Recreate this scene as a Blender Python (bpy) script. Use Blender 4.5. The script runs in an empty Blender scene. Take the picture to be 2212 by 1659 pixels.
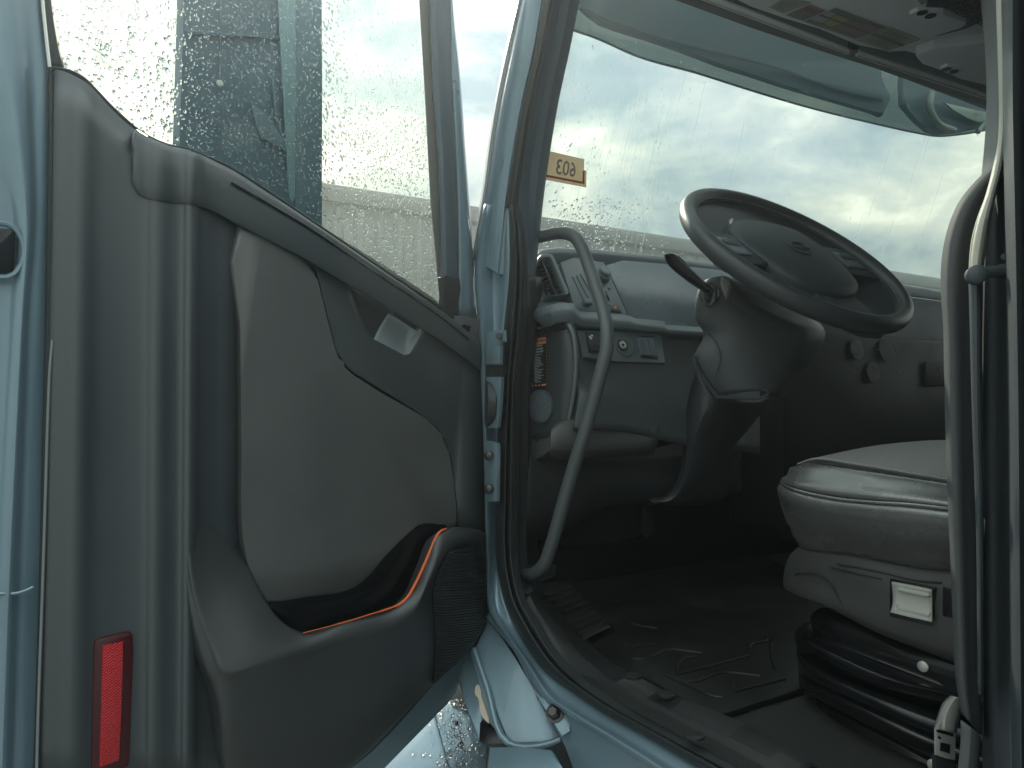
import bpy, bmesh, math, random
from mathutils import Vector as V, Matrix
from mathutils.geometry import intersect_point_tri_2d
random.seed(7)
SC = bpy.context.scene
COL = SC.collection
R_ = math.radians
# ---------------------------------------------------------------- camera
CAM = V((-.75, 0, 1.93)); HEAD, PITCH, FPX = R_(31), R_(1.5), 1605.0   # photo read at 2212 x 1659
Fw = V((math.sin(HEAD)*math.cos(PITCH), math.cos(HEAD)*math.cos(PITCH), math.sin(PITCH)))
Rt = V((math.cos(HEAD), -math.sin(HEAD), 0)); Up = Rt.cross(Fw)
cd = bpy.data.cameras.new('camera'); cam = bpy.data.objects.new('camera', cd); COL.objects.link(cam)
cam.location = CAM; cam.rotation_euler = (R_(90)+PITCH, 0, -HEAD)
cd.sensor_width = 36; cd.lens = 36*FPX/2212; cd.clip_start = .02; cd.clip_end = 500
SC.camera = cam
# ---------------------------------------------------------------- sky, sun, exposure
SUN_H, SUN_E = R_(14), R_(31)
w = bpy.data.worlds.new("World"); SC.world = w; w.use_nodes = True
nt = w.node_tree; nt.nodes.clear(); N = nt.nodes.new; L = nt.links.new
out = N('ShaderNodeOutputWorld'); sky = N('ShaderNodeTexSky'); sky.sky_type = 'NISHITA'; sky.sun_disc = False
sky.sun_elevation = SUN_E; sky.sun_rotation = SUN_H
bg1 = N('ShaderNodeBackground'); bg1.inputs[1].default_value = .06; L(sky.outputs[0], bg1.inputs[0])
tc = N('ShaderNodeTexCoord'); mp = N('ShaderNodeMapping'); mp.inputs['Scale'].default_value = (1, 1, 1.9); mp.inputs['Rotation'].default_value = (.25, .3, .5)
L(tc.outputs['Generated'], mp.inputs[0])
n1 = N('ShaderNodeTexNoise'); n1.inputs['Scale'].default_value = 5.2; n1.inputs['Detail'].default_value = 7; n1.inputs['Roughness'].default_value = .58; n1.inputs['Distortion'].default_value = .35
L(mp.outputs[0], n1.inputs[0])
cr = N('ShaderNodeValToRGB'); e = cr.color_ramp.elements
e[0].position = .38; e[0].color = (.26, .32, .34, 1); e[1].position = .66; e[1].color = (.86, .82, .68, 1)
k = e.new(.47); k.color = (.40, .44, .42, 1); k = e.new(.57); k.color = (.57, .57, .495, 1)
L(n1.outputs[0], cr.inputs[0])
# brighter cloud round the hidden sun
vd = N('ShaderNodeVectorMath'); vd.operation = 'DOT_PRODUCT'; L(tc.outputs['Generated'], vd.inputs[0])
vd.inputs[1].default_value = (math.sin(SUN_H)*math.cos(SUN_E), math.cos(SUN_H)*math.cos(SUN_E), math.sin(SUN_E))
gm = N('ShaderNodeMapRange'); gm.interpolation_type = 'SMOOTHSTEP'; gm.inputs[1].default_value = .92; gm.inputs[2].default_value = 1.0; gm.inputs[3].default_value = 0; gm.inputs[4].default_value = .0
L(vd.outputs['Value'], gm.inputs[0])
ad = N('ShaderNodeMixRGB'); ad.blend_type = 'ADD'; ad.inputs[0].default_value = 1; L(cr.outputs[0], ad.inputs[1]); L(gm.outputs[0], ad.inputs[2])
sx = N('ShaderNodeSeparateXYZ'); L(tc.outputs['Generated'], sx.inputs[0])
zg = N('ShaderNodeMapRange'); zg.inputs[1].default_value = 0; zg.inputs[2].default_value = 1; zg.inputs[3].default_value = .47; zg.inputs[4].default_value = 2.1; L(sx.outputs['Z'], zg.inputs[0])   # overcast sky: the zenith is the brightest
bg2 = N('ShaderNodeBackground'); L(zg.outputs[0], bg2.inputs[1])
zt = N('ShaderNodeMixRGB'); zt.inputs[1].default_value = (.97, 1.0, .98, 1); zt.inputs[2].default_value = (.86, .97, 1.07, 1); L(sx.outputs['Z'], zt.inputs[0])
zm = N('ShaderNodeMixRGB'); zm.blend_type = 'MULTIPLY'; zm.inputs[0].default_value = 1; L(ad.outputs[0], zm.inputs[1]); L(zt.outputs[0], zm.inputs[2]); L(zm.outputs[0], bg2.inputs[0])
n2 = N('ShaderNodeTexNoise'); n2.inputs['Scale'].default_value = 2.3; n2.inputs['Detail'].default_value = 6; L(mp.outputs[0], n2.inputs[0])
cm = N('ShaderNodeMapRange'); cm.interpolation_type = 'SMOOTHSTEP'; cm.inputs[1].default_value = .36; cm.inputs[2].default_value = .47; cm.inputs[3].default_value = .62; cm.inputs[4].default_value = 1
L(n2.outputs[0], cm.inputs[0])
ms = N('ShaderNodeMixShader'); L(cm.outputs[0], ms.inputs[0]); L(bg1.outputs[0], ms.inputs[1]); L(bg2.outputs[0], ms.inputs[2]); L(ms.outputs[0], out.inputs[0])
sd = bpy.data.lights.new('sun', 'SUN'); sd.energy = 2.0; sd.angle = R_(1.0); sd.color = (1, .92, .79)
so = bpy.data.objects.new('sun', sd); COL.objects.link(so); so.location = (2, 8, 8)
so.rotation_euler = V((math.sin(SUN_H)*math.cos(SUN_E), math.cos(SUN_H)*math.cos(SUN_E), math.sin(SUN_E))).to_track_quat('Z', 'Y').to_euler()
SC.view_settings.view_transform = 'Standard'; SC.view_settings.look = 'None'; SC.view_settings.exposure = .95; SC.view_settings.gamma = 1
try: SC.view_settings.use_curve_mapping = False
except Exception: pass
SC.render.engine = 'CYCLES'
cy = SC.cycles; cy.max_bounces = 10; cy.transparent_max_bounces = 16; cy.transmission_bounces = 8; cy.volume_bounces = 1
cy.use_denoising = True; cy.caustics_refractive = False; cy.caustics_reflective = False; cy.sample_clamp_indirect = 6
# ---------------------------------------------------------------- reading points
class Plane:
    def __init__(s, p, n):
        s.p = V(p); s.n = V(n).normalized()
        if s.n.dot(CAM-s.p) < 0: s.n = -s.n
    def __call__(s, x, y, w=0):
        d = Fw + (x-1106)/FPX*Rt - (y-829.5)/FPX*Up
        q = s.p + s.n*w
        return CAM + d*((q-CAM).dot(s.n)/d.dot(s.n))
def dep(x, y, d): return CAM + d*(Fw + (x-1106)/FPX*Rt - (y-829.5)/FPX*Up)
def X(x): return Plane((x, 0, 0), (-1, 0, 0))
def Y(y): return Plane((0, y, 0), (0, -1, 0))
def Z(z): return Plane((0, 0, z), (0, 0, 1))
def row(pl, pts): return [pl(*q) for q in pts]
HINGE = V((0, 1.337, 0)); DA = R_(80); Dd = V((-math.sin(DA), -math.cos(DA), 0))
D = Plane(HINGE, (math.cos(DA), -math.sin(DA), 0))
FP = Plane((0, 1.334, 2.244), (0, -1, .67)); SP = Plane((0, 1.225, 2.077), (0, -1, .3))
def cK(ox, oy, wd, iw=2212):                # a zoomed crop's pixels to photo pixels
    k = wd/iw
    return lambda *ps: [((ox+p[0]*k)/1.35624, (oy+p[1]*k)/1.35624) + tuple(p[2:]) for p in ps]
a0 = cK(0,0,1000); a1 = cK(900,0,800); a2 = cK(1500,0,800); a3 = cK(2200,0,800)
b1 = cK(900,600,800); b2 = cK(1500,600,800); b3 = cK(2200,600,800)
d0 = cK(0,1500,1000); d1 = cK(900,1100,800); d2 = cK(1500,1100,800); d3 = cK(2200,1100,800)
e1 = cK(900,1650,800); e2 = cK(1500,1650,800); e3 = cK(2200,1650,800)
f1 = cK(1080,1800,720); f2 = cK(1300,780,260,1348); g = cK(1540,700,520); gj = cK(2700,700,300); gk = cK(2700,1950,300,1659); gl = cK(2600,300,400,1659)
gh = cK(2100,560,400); gs = cK(2240,0,480); gw = cK(1530,960,120,1048)
# ---------------------------------------------------------------- materials
MATS = {}
def mat(name, col, rough=.5, metal=0, spec=.5, coat=0, bump=0, bscale=200, var=0, vscale=8, stretch=(1,1,1), sheen=0, crough=.1, ior=1.5):
    if name in MATS: return MATS[name]
    m = bpy.data.materials.new(name); m.use_nodes = True; t = m.node_tree; b = t.nodes['Principled BSDF']
    b.inputs['Base Color'].default_value = (*col, 1); b.inputs['Roughness'].default_value = rough; b.inputs['Metallic'].default_value = metal
    b.inputs['Specular IOR Level'].default_value = spec; b.inputs['Coat Weight'].default_value = coat; b.inputs['Coat Roughness'].default_value = crough
    b.inputs['Sheen Weight'].default_value = sheen; b.inputs['IOR'].default_value = ior
    c = t.nodes.new('ShaderNodeTexCoord')
    if var:
        n = t.nodes.new('ShaderNodeTexNoise'); n.inputs['Scale'].default_value = vscale; n.inputs['Detail'].default_value = 6; t.links.new(c.outputs['Object'], n.inputs[0])
        r = t.nodes.new('ShaderNodeMapRange'); r.inputs[1].default_value = .3; r.inputs[2].default_value = .7; r.inputs[3].default_value = 1-var; r.inputs[4].default_value = 1+var; t.links.new(n.outputs[0], r.inputs[0])
        x = t.nodes.new('ShaderNodeVectorMath'); x.operation = 'SCALE'; x.inputs[0].default_value = col; t.links.new(r.outputs[0], x.inputs['Scale']); t.links.new(x.outputs[0], b.inputs['Base Color'])
        r2 = t.nodes.new('ShaderNodeMapRange'); r2.inputs[1].default_value = .3; r2.inputs[2].default_value = .7; r2.inputs[3].default_value = max(.02, rough-.07); r2.inputs[4].default_value = min(1, rough+.07); t.links.new(n.outputs[0], r2.inputs[0]); t.links.new(r2.outputs[0], b.inputs['Roughness'])
    if bump:
        mpn = t.nodes.new('ShaderNodeMapping'); mpn.inputs['Scale'].default_value = stretch; t.links.new(c.outputs['Object'], mpn.inputs[0])
        n = t.nodes.new('ShaderNodeTexNoise'); n.inputs['Scale'].default_value = bscale; n.inputs['Detail'].default_value = 3; t.links.new(mpn.outputs[0], n.inputs[0])
        u = t.nodes.new('ShaderNodeBump'); u.inputs['Strength'].default_value = bump; u.inputs['Distance'].default_value = .002; t.links.new(n.outputs[0], u.inputs['Height']); t.links.new(u.outputs[0], b.inputs['Normal'])
    MATS[name] = m; return m
M_trim = mat('door plastic', (.038, .046, .051), .43, ior=1.9, spec=.5, bump=.12, bscale=700, var=.06, vscale=5)
M_soft = mat('door soft panel', (.088, .093, .090), .48, ior=1.8, spec=.5, bump=.10, bscale=900, var=.05)
M_lite = mat('lit grab cup plastic', (.24, .27, .28), .5, bump=.25, bscale=600)  # paler than the trim: light on the cup's slope put into colour
M_trim2 = mat('veil-graded pocket plastic', (.030, .033, .034), .45, ior=1.8, spec=.5, bump=.12, bscale=700, var=.06, vscale=5)  # darker door plastic: the glare veil fading downward, painted as colour
M_dlow = mat('veil-graded lower dash', (.06, .068, .072), .48, spec=.5, bump=.1, bscale=700, var=.06)  # darker copy of the dash plastic, painting the thinner veil low down
M_dark = mat('dark plastic', (.03, .032, .034), .42, spec=.5, bump=.12, bscale=700, var=.1)
M_gloss = mat('glossy black plastic', (.008, .008, .009), .2, spec=.5, var=.1, vscale=20)
M_rub = mat('black rubber', (.026, .029, .031), .45, spec=.45, bump=.1, bscale=300, var=.15, vscale=12)
M_tread = mat('ribbed sill plastic', (.026, .026, .026), .45, bump=.12, bscale=500, var=.15)
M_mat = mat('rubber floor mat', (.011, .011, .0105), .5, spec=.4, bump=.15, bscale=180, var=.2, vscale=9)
M_carp = mat('textured floor covering', (.02, .02, .019), .6, bump=1.0, bscale=330)
M_pil = mat('slate pillar plastic', (.07, .10, .13), .5, spec=.5, bump=.06, bscale=700)
M_dash = mat('dash plastic', (.118, .14, .153), .42, spec=.7, bump=.1, bscale=800, var=.06)  # grey raised to paint the glare veil over the upper dash
M_dash2 = mat('dash panel plastic', (.14, .168, .19), .3, spec=.5, var=.05)
M_grey = mat('warm grey plastic', (.10, .105, .10), .5, bump=.1, bscale=600, var=.06)
M_head = mat('headliner plastic', (.80, .84, .85), .6, bump=.1, bscale=500, var=.05)
M_leath = mat('grey leather', (.10, .10, .095), .28, ior=2.1, spec=.5, bump=.16, bscale=420, var=.1, vscale=14)
M_thread = mat('pale thread', (.38, .37, .33), .7)
M_orange = mat('orange piping', (.85, .16, .045), .4)
M_red = mat('red reflector lens', (.62, .012, .02), .15, spec=.6)
M_redf = mat('dark red reflector frame', (.07, .012, .016), .25)
M_chrome = mat('bare steel', (.62, .60, .56), .32, metal=.45, bump=.05, bscale=80, var=.12, vscale=40)
M_bolt = mat('dull bolt steel', (.09, .085, .08), .4, metal=.8)
M_lever = mat('light grey plastic', (.42, .42, .38), .45, bump=.05)
M_belt = mat('grey webbing', (.085, .09, .094), .7, bump=.35, bscale=900, stretch=(1, 1, .25))
M_cord = mat('sunlit leather edge', (.55, .53, .45), .5, bump=.25, bscale=350)  # lightened so the sun on this strip is in its colour
M_post = mat('b pillar plastic', (.06, .07, .08), .5, bump=.2, bscale=500)
M_white = mat('white print', (.85, .86, .85), .6)
M_print = mat('grey print', (.30, .33, .36), .6)
M_label = mat('label orange', (.95, .38, .2), .5)
M_lblk = mat('label black', (.02, .025, .028), .5)
M_paper = mat('label cream', (.46, .46, .38), .6, var=.05)
M_pgrey = mat('label grey', (.2, .2, .195), .6)
M_pyel = mat('label yellow', (.42, .38, .18), .6); M_ppink = mat('label pink', (.33, .25, .25), .6); M_pcyan = mat('label pale', (.42, .46, .45), .6)
M_stk = mat('sticker paper', (.62, .56, .46), .6, var=.06); M_stkr = mat('sticker red edge', (.55, .24, .17), .6)
M_visor = mat('sun visor plastic', (.22, .30, .35), .35, var=.08, vscale=3)
M_mirror = mat('mirror housing', (.10, .155, .215), .4, var=.1, vscale=4)
M_mhigh = mat('mirror highlight', (.27, .40, .47), .12, var=.06)  # tone of a painted reflection highlight
M_peel = mat('bare primer patch', (.62, .5, .4), .6, var=.08, vscale=60)
M_wall = mat('warehouse cladding', (.27, .275, .265), .6, var=.05, vscale=.4)
M_wall2 = mat('warehouse lower cladding', (.2, .205, .2), .6, var=.07, vscale=.5)
M_fascia = mat('eave gutter', (.14, .14, .14), .5)
M_asph = mat('wet concrete', (.17, .17, .165), .55, bump=.5, bscale=60, var=.25, vscale=1.2)  # unseen ground, lightened to bounce more fill upward
def paint():
    m = mat('pale blue paint', (.21, .305, .36), .34, metal=.3, spec=.5, coat=.7, crough=.06, var=.05, vscale=6)
    t = m.node_tree; b = t.nodes['Principled BSDF']
    c = t.nodes.new('ShaderNodeTexCoord'); n = t.nodes.new('ShaderNodeTexVoronoi'); n.inputs['Scale'].default_value = 900; t.links.new(c.outputs['Object'], n.inputs[0])
    u = t.nodes.new('ShaderNodeBump'); u.inputs['Strength'].default_value = .1; u.inputs['Distance'].default_value = .001; t.links.new(n.outputs['Distance'], u.inputs['Height']); t.links.new(u.outputs[0], b.inputs['Normal'])
    n = t.nodes.new('ShaderNodeTexNoise'); n.inputs['Scale'].default_value = 38; n.inputs['Detail'].default_value = 8; n.inputs['Roughness'].default_value = .7; t.links.new(c.outputs['Object'], n.inputs[0])
    r = t.nodes.new('ShaderNodeMapRange'); r.inputs[1].default_value = .69; r.inputs[2].default_value = .74; t.links.new(n.outputs[0], r.inputs[0])
    x = t.nodes.new('ShaderNodeMixRGB'); x.inputs[2].default_value = (.09, .08, .07, 1); t.links.new(r.outputs[0], x.inputs[0]); t.links.new(b.inputs['Base Color'].links[0].from_socket, x.inputs[1]); t.links.new(x.outputs[0], b.inputs['Base Color'])
    return m
M_blue = paint()
def fabric():
    m = mat('woven seat fabric', (.21, .21, .205), .8, sheen=.25); t = m.node_tree; b = t.nodes['Principled BSDF']
    c = t.nodes.new('ShaderNodeTexCoord'); u = t.nodes.new('ShaderNodeBump'); u.inputs['Strength'].default_value = .8; u.inputs['Distance'].default_value = .0015
    a = []
    for rot in (.35, 1.95):
        p = t.nodes.new('ShaderNodeMapping'); p.inputs['Rotation'].default_value = (0, 0, rot); t.links.new(c.outputs['Object'], p.inputs[0])
        q = t.nodes.new('ShaderNodeTexWave'); q.inputs['Scale'].default_value = 48; q.inputs['Distortion'].default_value = .6; t.links.new(p.outputs[0], q.inputs[0]); a.append(q)
    x = t.nodes.new('ShaderNodeMath'); x.operation = 'MULTIPLY'; t.links.new(a[0].outputs['Fac'], x.inputs[0]); t.links.new(a[1].outputs['Fac'], x.inputs[1])
    t.links.new(x.outputs[0], u.inputs['Height']); t.links.new(u.outputs[0], b.inputs['Normal'])
    r = t.nodes.new('ShaderNodeMapRange'); r.inputs[3].default_value = .7; r.inputs[4].default_value = 1.5; t.links.new(x.outputs[0], r.inputs[0])
    s = t.nodes.new('ShaderNodeVectorMath'); s.operation = 'SCALE'; s.inputs[0].default_value = (.21, .21, .205); t.links.new(r.outputs[0], s.inputs['Scale']); t.links.new(s.outputs[0], b.inputs['Base Color'])
    return m
M_fab = fabric()
def wave_bump(m, scale, rot, strength=.8, dist=.002, second=None):
    t = m.node_tree; b = t.nodes['Principled BSDF']; c = t.nodes.new('ShaderNodeTexCoord'); hs = []
    for rr in ([rot] if second is None else [rot, second]):
        p = t.nodes.new('ShaderNodeMapping'); p.inputs['Rotation'].default_value = rr; t.links.new(c.outputs['Object'], p.inputs[0])
        q = t.nodes.new('ShaderNodeTexWave'); q.inputs['Scale'].default_value = scale; t.links.new(p.outputs[0], q.inputs[0]); hs.append(q.outputs['Fac'])
    h = hs[0]
    if second is not None:
        x = t.nodes.new('ShaderNodeMath'); x.operation = 'MULTIPLY'; t.links.new(hs[0], x.inputs[0]); t.links.new(hs[1], x.inputs[1]); h = x.outputs[0]
    u = t.nodes.new('ShaderNodeBump'); u.inputs['Strength'].default_value = strength; u.inputs['Distance'].default_value = dist; t.links.new(h, u.inputs['Height']); t.links.new(u.outputs[0], b.inputs['Normal'])
M_grille = mat('ribbed grille plastic', (.02, .02, .021), .4)
wave_bump(M_grille, 62, (0, R_(75), R_(10)), 1, .003)
wave_bump(M_red, 95, (0, R_(40), R_(10)), .9, .002, (0, R_(-60), R_(10)))
def pane(name, tint, veil, streak, vcol=(.75, .8, .78), vlo=.45, vhi=.75):
    m = bpy.data.materials.new(name); m.use_nodes = True; t = m.node_tree; t.nodes.clear(); A = t.nodes.new
    o = A('ShaderNodeOutputMaterial'); tr = A('ShaderNodeBsdfTransparent'); tr.inputs[0].default_value = (*tint, 1)
    gl = A('ShaderNodeBsdfGlossy'); gl.inputs['Roughness'].default_value = .02; lw = A('ShaderNodeLayerWeight'); pw = A('ShaderNodeMath'); pw.operation = 'POWER'; pw.inputs[1].default_value = 4.5; t.links.new(lw.outputs['Facing'], pw.inputs[0])
    fr = A('ShaderNodeMath'); fr.operation = 'MULTIPLY_ADD'; fr.inputs[1].default_value = .6; fr.inputs[2].default_value = .02; t.links.new(pw.outputs[0], fr.inputs[0])
    m1 = A('ShaderNodeMixShader'); t.links.new(fr.outputs[0], m1.inputs[0]); t.links.new(tr.outputs[0], m1.inputs[1]); t.links.new(gl.outputs[0], m1.inputs[2])
    tl = A('ShaderNodeBsdfTranslucent'); tl.inputs[0].default_value = (*vcol, 1)
    c = A('ShaderNodeTexCoord'); p = A('ShaderNodeMapping'); p.inputs['Scale'].default_value = streak; t.links.new(c.outputs['Object'], p.inputs[0])
    n = A('ShaderNodeTexNoise'); n.inputs['Scale'].default_value = 5; n.inputs['Detail'].default_value = 5; t.links.new(p.outputs[0], n.inputs[0])
    r = A('ShaderNodeMapRange'); r.inputs[1].default_value = vlo; r.inputs[2].default_value = vhi; r.inputs[3].default_value = veil*.25; r.inputs[4].default_value = veil; t.links.new(n.outputs[0], r.inputs[0])
    m2 = A('ShaderNodeMixShader'); t.links.new(r.outputs[0], m2.inputs[0]); t.links.new(m1.outputs[0], m2.inputs[1]); t.links.new(tl.outputs[0], m2.inputs[2]); t.links.new(m2.outputs[0], o.inputs[0])
    MATS[name] = m; return m
M_dglass = pane('wet door glass', (.94, .965, .93), .04, (14, 14, 1.6))
M_wglass = pane('windscreen glass', (.90, .94, .92), .02, (9, 9, 1.2))
M_tint = pane('smoked visor sheet', (.36, .41, .40), .12, (14, 14, .5), (.4, .43, .4))
def glow_through(m, col):
    t = m.node_tree; b = t.nodes['Principled BSDF']; o = [n for n in t.nodes if n.type == 'OUTPUT_MATERIAL'][0]
    q = t.nodes.new('ShaderNodeBsdfTranslucent'); q.inputs[0].default_value = (*col, 1); x = t.nodes.new('ShaderNodeMixShader'); x.inputs[0].default_value = .7
    t.links.new(b.outputs[0], x.inputs[1]); t.links.new(q.outputs[0], x.inputs[2]); t.links.new(x.outputs[0], o.inputs[0])
glow_through(M_visor, (.17, .24, .29)); glow_through(M_stk, (.66, .58, .46)); glow_through(M_stkr, (.6, .27, .2)); glow_through(M_print, (.22, .25, .27))
def water():
    m = bpy.data.materials.new('rain water'); m.use_nodes = True; t = m.node_tree; t.nodes.clear(); A = t.nodes.new
    o = A('ShaderNodeOutputMaterial'); q = A('ShaderNodeBsdfGlass'); q.inputs['IOR'].default_value = 1.33; q.inputs['Roughness'].default_value = .0
    t.links.new(q.outputs[0], o.inputs[0]); return m
M_water = water()
M_trail = pane('water trail', (.97, .98, .97), .35, (30, 30, 5))
# ---------------------------------------------------------------- builders
def tag(o, label=None, cat=None, group=None, kind=None):
    for kk, vv in (('label', label), ('category', cat), ('group', group), ('kind', kind)):
        if vv: o[kk] = vv
    return o
def thing(name, label, cat, loc, group=None):
    o = bpy.data.objects.new(name, None); COL.objects.link(o); o.location = V(loc); o.empty_display_size = .1
    o['o'] = list(V(loc)); return tag(o, label, cat, group)
def origin(p):
    while p is not None and p.parent is not None: p = p.parent
    return V(p.location) if p is not None else V((0, 0, 0))
def link(name, bm, m, par=None, smooth=True, ang=38, recalc=True):
    if recalc: bmesh.ops.recalc_face_normals(bm, faces=bm.faces)
    off = origin(par)
    if par is not None:
        for v in bm.verts: v.co -= off
    me = bpy.data.meshes.new(name); bm.to_mesh(me); bm.free()
    if smooth:
        me.polygons.foreach_set('use_smooth', [True]*len(me.polygons)); me.set_sharp_from_angle(angle=R_(ang))
    me.materials.append(m); o = bpy.data.objects.new(name, me); COL.objects.link(o)
    if par is not None: o.parent = par
    return o
def crspl(P, n, closed=False):
    if len(P) < 3 or n < 2:
        if len(P) == 2 and n > 1: return [P[0].lerp(P[1], i/n) for i in range(n)] + [P[1]]
        return list(P)
    o = []; c = len(P); segs = c if closed else c-1
    for i in range(segs):
        if closed: q = [P[(i+j-1) % c] for j in range(4)]
        else: q = [P[max(0, i-1)], P[i], P[i+1], P[min(c-1, i+2)]]
        # centripetal-ish tangents, limited so that short segments do not overshoot
        d = (q[2]-q[1]).length
        def tan(a, b, cc):
            d1 = (b-a).length; d2 = (cc-b).length
            if d1 < 1e-9 or d2 < 1e-9: return V((0, 0, 0)) if len(b) == 3 else b*0
            return ((b-a)/d1*d2 + (cc-b)/d2*d1)/(d1+d2)
        m1 = tan(q[0], q[1], q[2])*d if (closed or i > 0) else (q[2]-q[1])
        m2 = tan(q[1], q[2], q[3])*d if (closed or i < c-2) else (q[2]-q[1])
        for s in range(n):
            t = s/n; t2 = t*t; t3 = t2*t
            o.append(q[1]*(2*t3-3*t2+1) + m1*(t3-2*t2+t) + q[2]*(-2*t3+3*t2) + m2*(t3-t2))
    if not closed: o.append(P[-1].copy())
    return o
def grid_bm(G, close_rows=False, close_cols=False, bm=None):
    bm = bm or bmesh.new(); vs = [[bm.verts.new(p) for p in r] for r in G]
    a = len(G); b = len(G[0])
    for i in range(a if close_rows else a-1):
        for j in range(b if close_cols else b-1):
            q = [vs[i][j], vs[i][(j+1) % b], vs[(i+1) % a][(j+1) % b], vs[(i+1) % a][j]]
            try: bm.faces.new(q)
            except ValueError: pass
    return bm
def loft(name, rows, m, par=None, n=5, mm=1, thick=0, closed=False, ang=38, caps=False):
    G = [crspl(r, n) for r in rows]
    if mm > 1:
        cols = [crspl([r[j] for r in G], mm, closed) for j in range(len(G[0]))]
        G = [[c[i] for c in cols] for i in range(len(cols[0]))]
    bm = grid_bm(G, close_rows=closed)
    if caps:
        bm.verts.ensure_lookup_table(); nb = len(G[0]); na = len(G)
        for j in (0, nb-1):
            try: bm.faces.new([bm.verts[i*nb+j] for i in range(na)])
            except ValueError: pass
    if not closed:
        bmesh.ops.remove_doubles(bm, verts=bm.verts, dist=1e-6)
    o = link(name, bm, m, par, ang=ang)
    if thick:
        s = o.modifiers.new('thickness', 'SOLIDIFY'); s.thickness = thick; s.offset = 0
    return o
def slab(name, P, nrm, thick, m, par=None, bev=.003, round_=0, segs=2, holes=None, ang=30):
    if round_: P = crspl(P, round_, True)
    bm = bmesh.new(); nrm = V(nrm).normalized()
    A = [bm.verts.new(p) for p in P]; B = [bm.verts.new(p - nrm*thick) for p in P]; c = len(P)
    front = bm.faces.new(A); bm.faces.new(B[::-1])
    for i in range(c): bm.faces.new((A[i], B[i], B[(i+1) % c], A[(i+1) % c]))
    if bev > 0:
        try: bmesh.ops.bevel(bm, geom=list(front.edges), offset=bev, segments=segs, profile=.5, affect='EDGES', clamp_overlap=True)
        except Exception: pass
    return link(name, bm, m, par, ang=ang)
def tube_bm(P, r, seg=8, n=5, closed=False, bm=None, ends=True):
    P = crspl(P, n, closed); bm = bm or bmesh.new(); c = len(P); G = []
    T = [(P[(i+1) % c]-P[i-1] if closed else P[min(c-1, i+1)]-P[max(0, i-1)]).normalized() for i in range(c)]
    a = T[0].orthogonal().normalized()
    for i in range(c):
        a = (a - T[i]*a.dot(T[i])).normalized(); b = T[i].cross(a)
        rr = r[min(len(r)-1, int(i*len(r)/c))] if isinstance(r, (list, tuple)) else r
        G.append([P[i] + rr*(math.cos(2*math.pi*s/seg)*a + math.sin(2*math.pi*s/seg)*b) for s in range(seg)])
    k0 = len(bm.verts); grid_bm(G, closed, True, bm)
    if not closed and ends:
        bm.verts.ensure_lookup_table()
        for st in (k0, k0+(c-1)*seg):
            try: bm.faces.new([bm.verts[st+j] for j in range(seg)])
            except ValueError: pass
    return bm
def tube(name, P, r, m, par=None, seg=8, n=5, closed=False, ang=50): return link(name, tube_bm(P, r, seg, n, closed), m, par, ang=ang)
def disc(name, c, ax, r, h, m, par=None, seg=20, bev=.15, dome=0, rx=None):
    ax = V(ax).normalized(); u = ax.orthogonal().normalized(); v = ax.cross(u); bm = bmesh.new(); G = []
    prof = [(1, 0), (1, h*(1-bev)), (1-bev, h), (.5, h+dome*.7), (.02, h+dome)]
    for rr, hh in prof: G.append([c + ax*hh + rr*r*(math.cos(2*math.pi*s/seg)*u + math.sin(2*math.pi*s/seg)*v) for s in range(seg)])
    grid_bm(G, False, True, bm); bm.verts.ensure_lookup_table()
    bm.faces.new([bm.verts[s] for s in range(seg)]); bm.faces.new([bm.verts[(len(prof)-1)*seg+s] for s in range(seg)])
    return link(name, bm, m, par)
def box(name, lo, hi, m, par=None, bev=.004):
    bm = bmesh.new(); bmesh.ops.create_cube(bm, size=1)
    for v in bm.verts: v.co = V([lo[i] + (v.co[i]+.5)*(hi[i]-lo[i]) for i in range(3)])
    if bev: bmesh.ops.bevel(bm, geom=list(bm.edges), offset=bev, segments=2, profile=.5, affect='EDGES')
    return link(name, bm, m, par)
def text(name, body, o, xd, yd, m, par, lift=V((0, 0, 0)), align='LEFT', bold=0):
    """lettering: o = start of the base line, xd = vector of one em across, yd = vector of one em up"""
    cu = bpy.data.curves.new('t', 'FONT'); cu.body = body; cu.size = 1; cu.align_x = align; cu.resolution_u = 2; cu.offset = bold
    ob = bpy.data.objects.new('t', cu); COL.objects.link(ob); dg = bpy.context.evaluated_depsgraph_get(); dg.update()
    me = bpy.data.meshes.new_from_object(ob.evaluated_get(dg)); bm = bmesh.new(); bm.from_mesh(me)
    bpy.data.objects.remove(ob); bpy.data.curves.remove(cu); bpy.data.meshes.remove(me)
    for v in bm.verts: v.co = o + xd*v.co.x + yd*v.co.y + lift
    return link(name, bm, m, par, smooth=False, recalc=False)
def drops_bm(bm, c, nrm, r, sq=(1, 1, .45), seg=6):
    nrm = nrm.normalized(); u = V((0, 0, 1)) - nrm*nrm.z
    u = u.normalized() if u.length > .05 else nrm.orthogonal().normalized(); v = nrm.cross(u)
    top = bm.verts.new(c + nrm*r*sq[2]); bot = bm.verts.new(c - nrm*r*.1); rings = []
    for rr, hh in ((.62, .8), (1, .12)):
        rings.append([bm.verts.new(c + nrm*(hh*r*sq[2]) + rr*r*(sq[0]*math.cos(2*math.pi*s/seg)*u*(1.25 if math.cos(2*math.pi*s/seg) > 0 else 1) + sq[1]*math.sin(2*math.pi*s/seg)*v)) for s in range(seg)])
    for s in range(seg):
        t = (s+1) % seg
        bm.faces.new((top, rings[0][s], rings[0][t])); bm.faces.new((rings[0][s], rings[1][s], rings[1][t], rings[0][t])); bm.faces.new((bot, rings[1][t], rings[1][s]))
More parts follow.
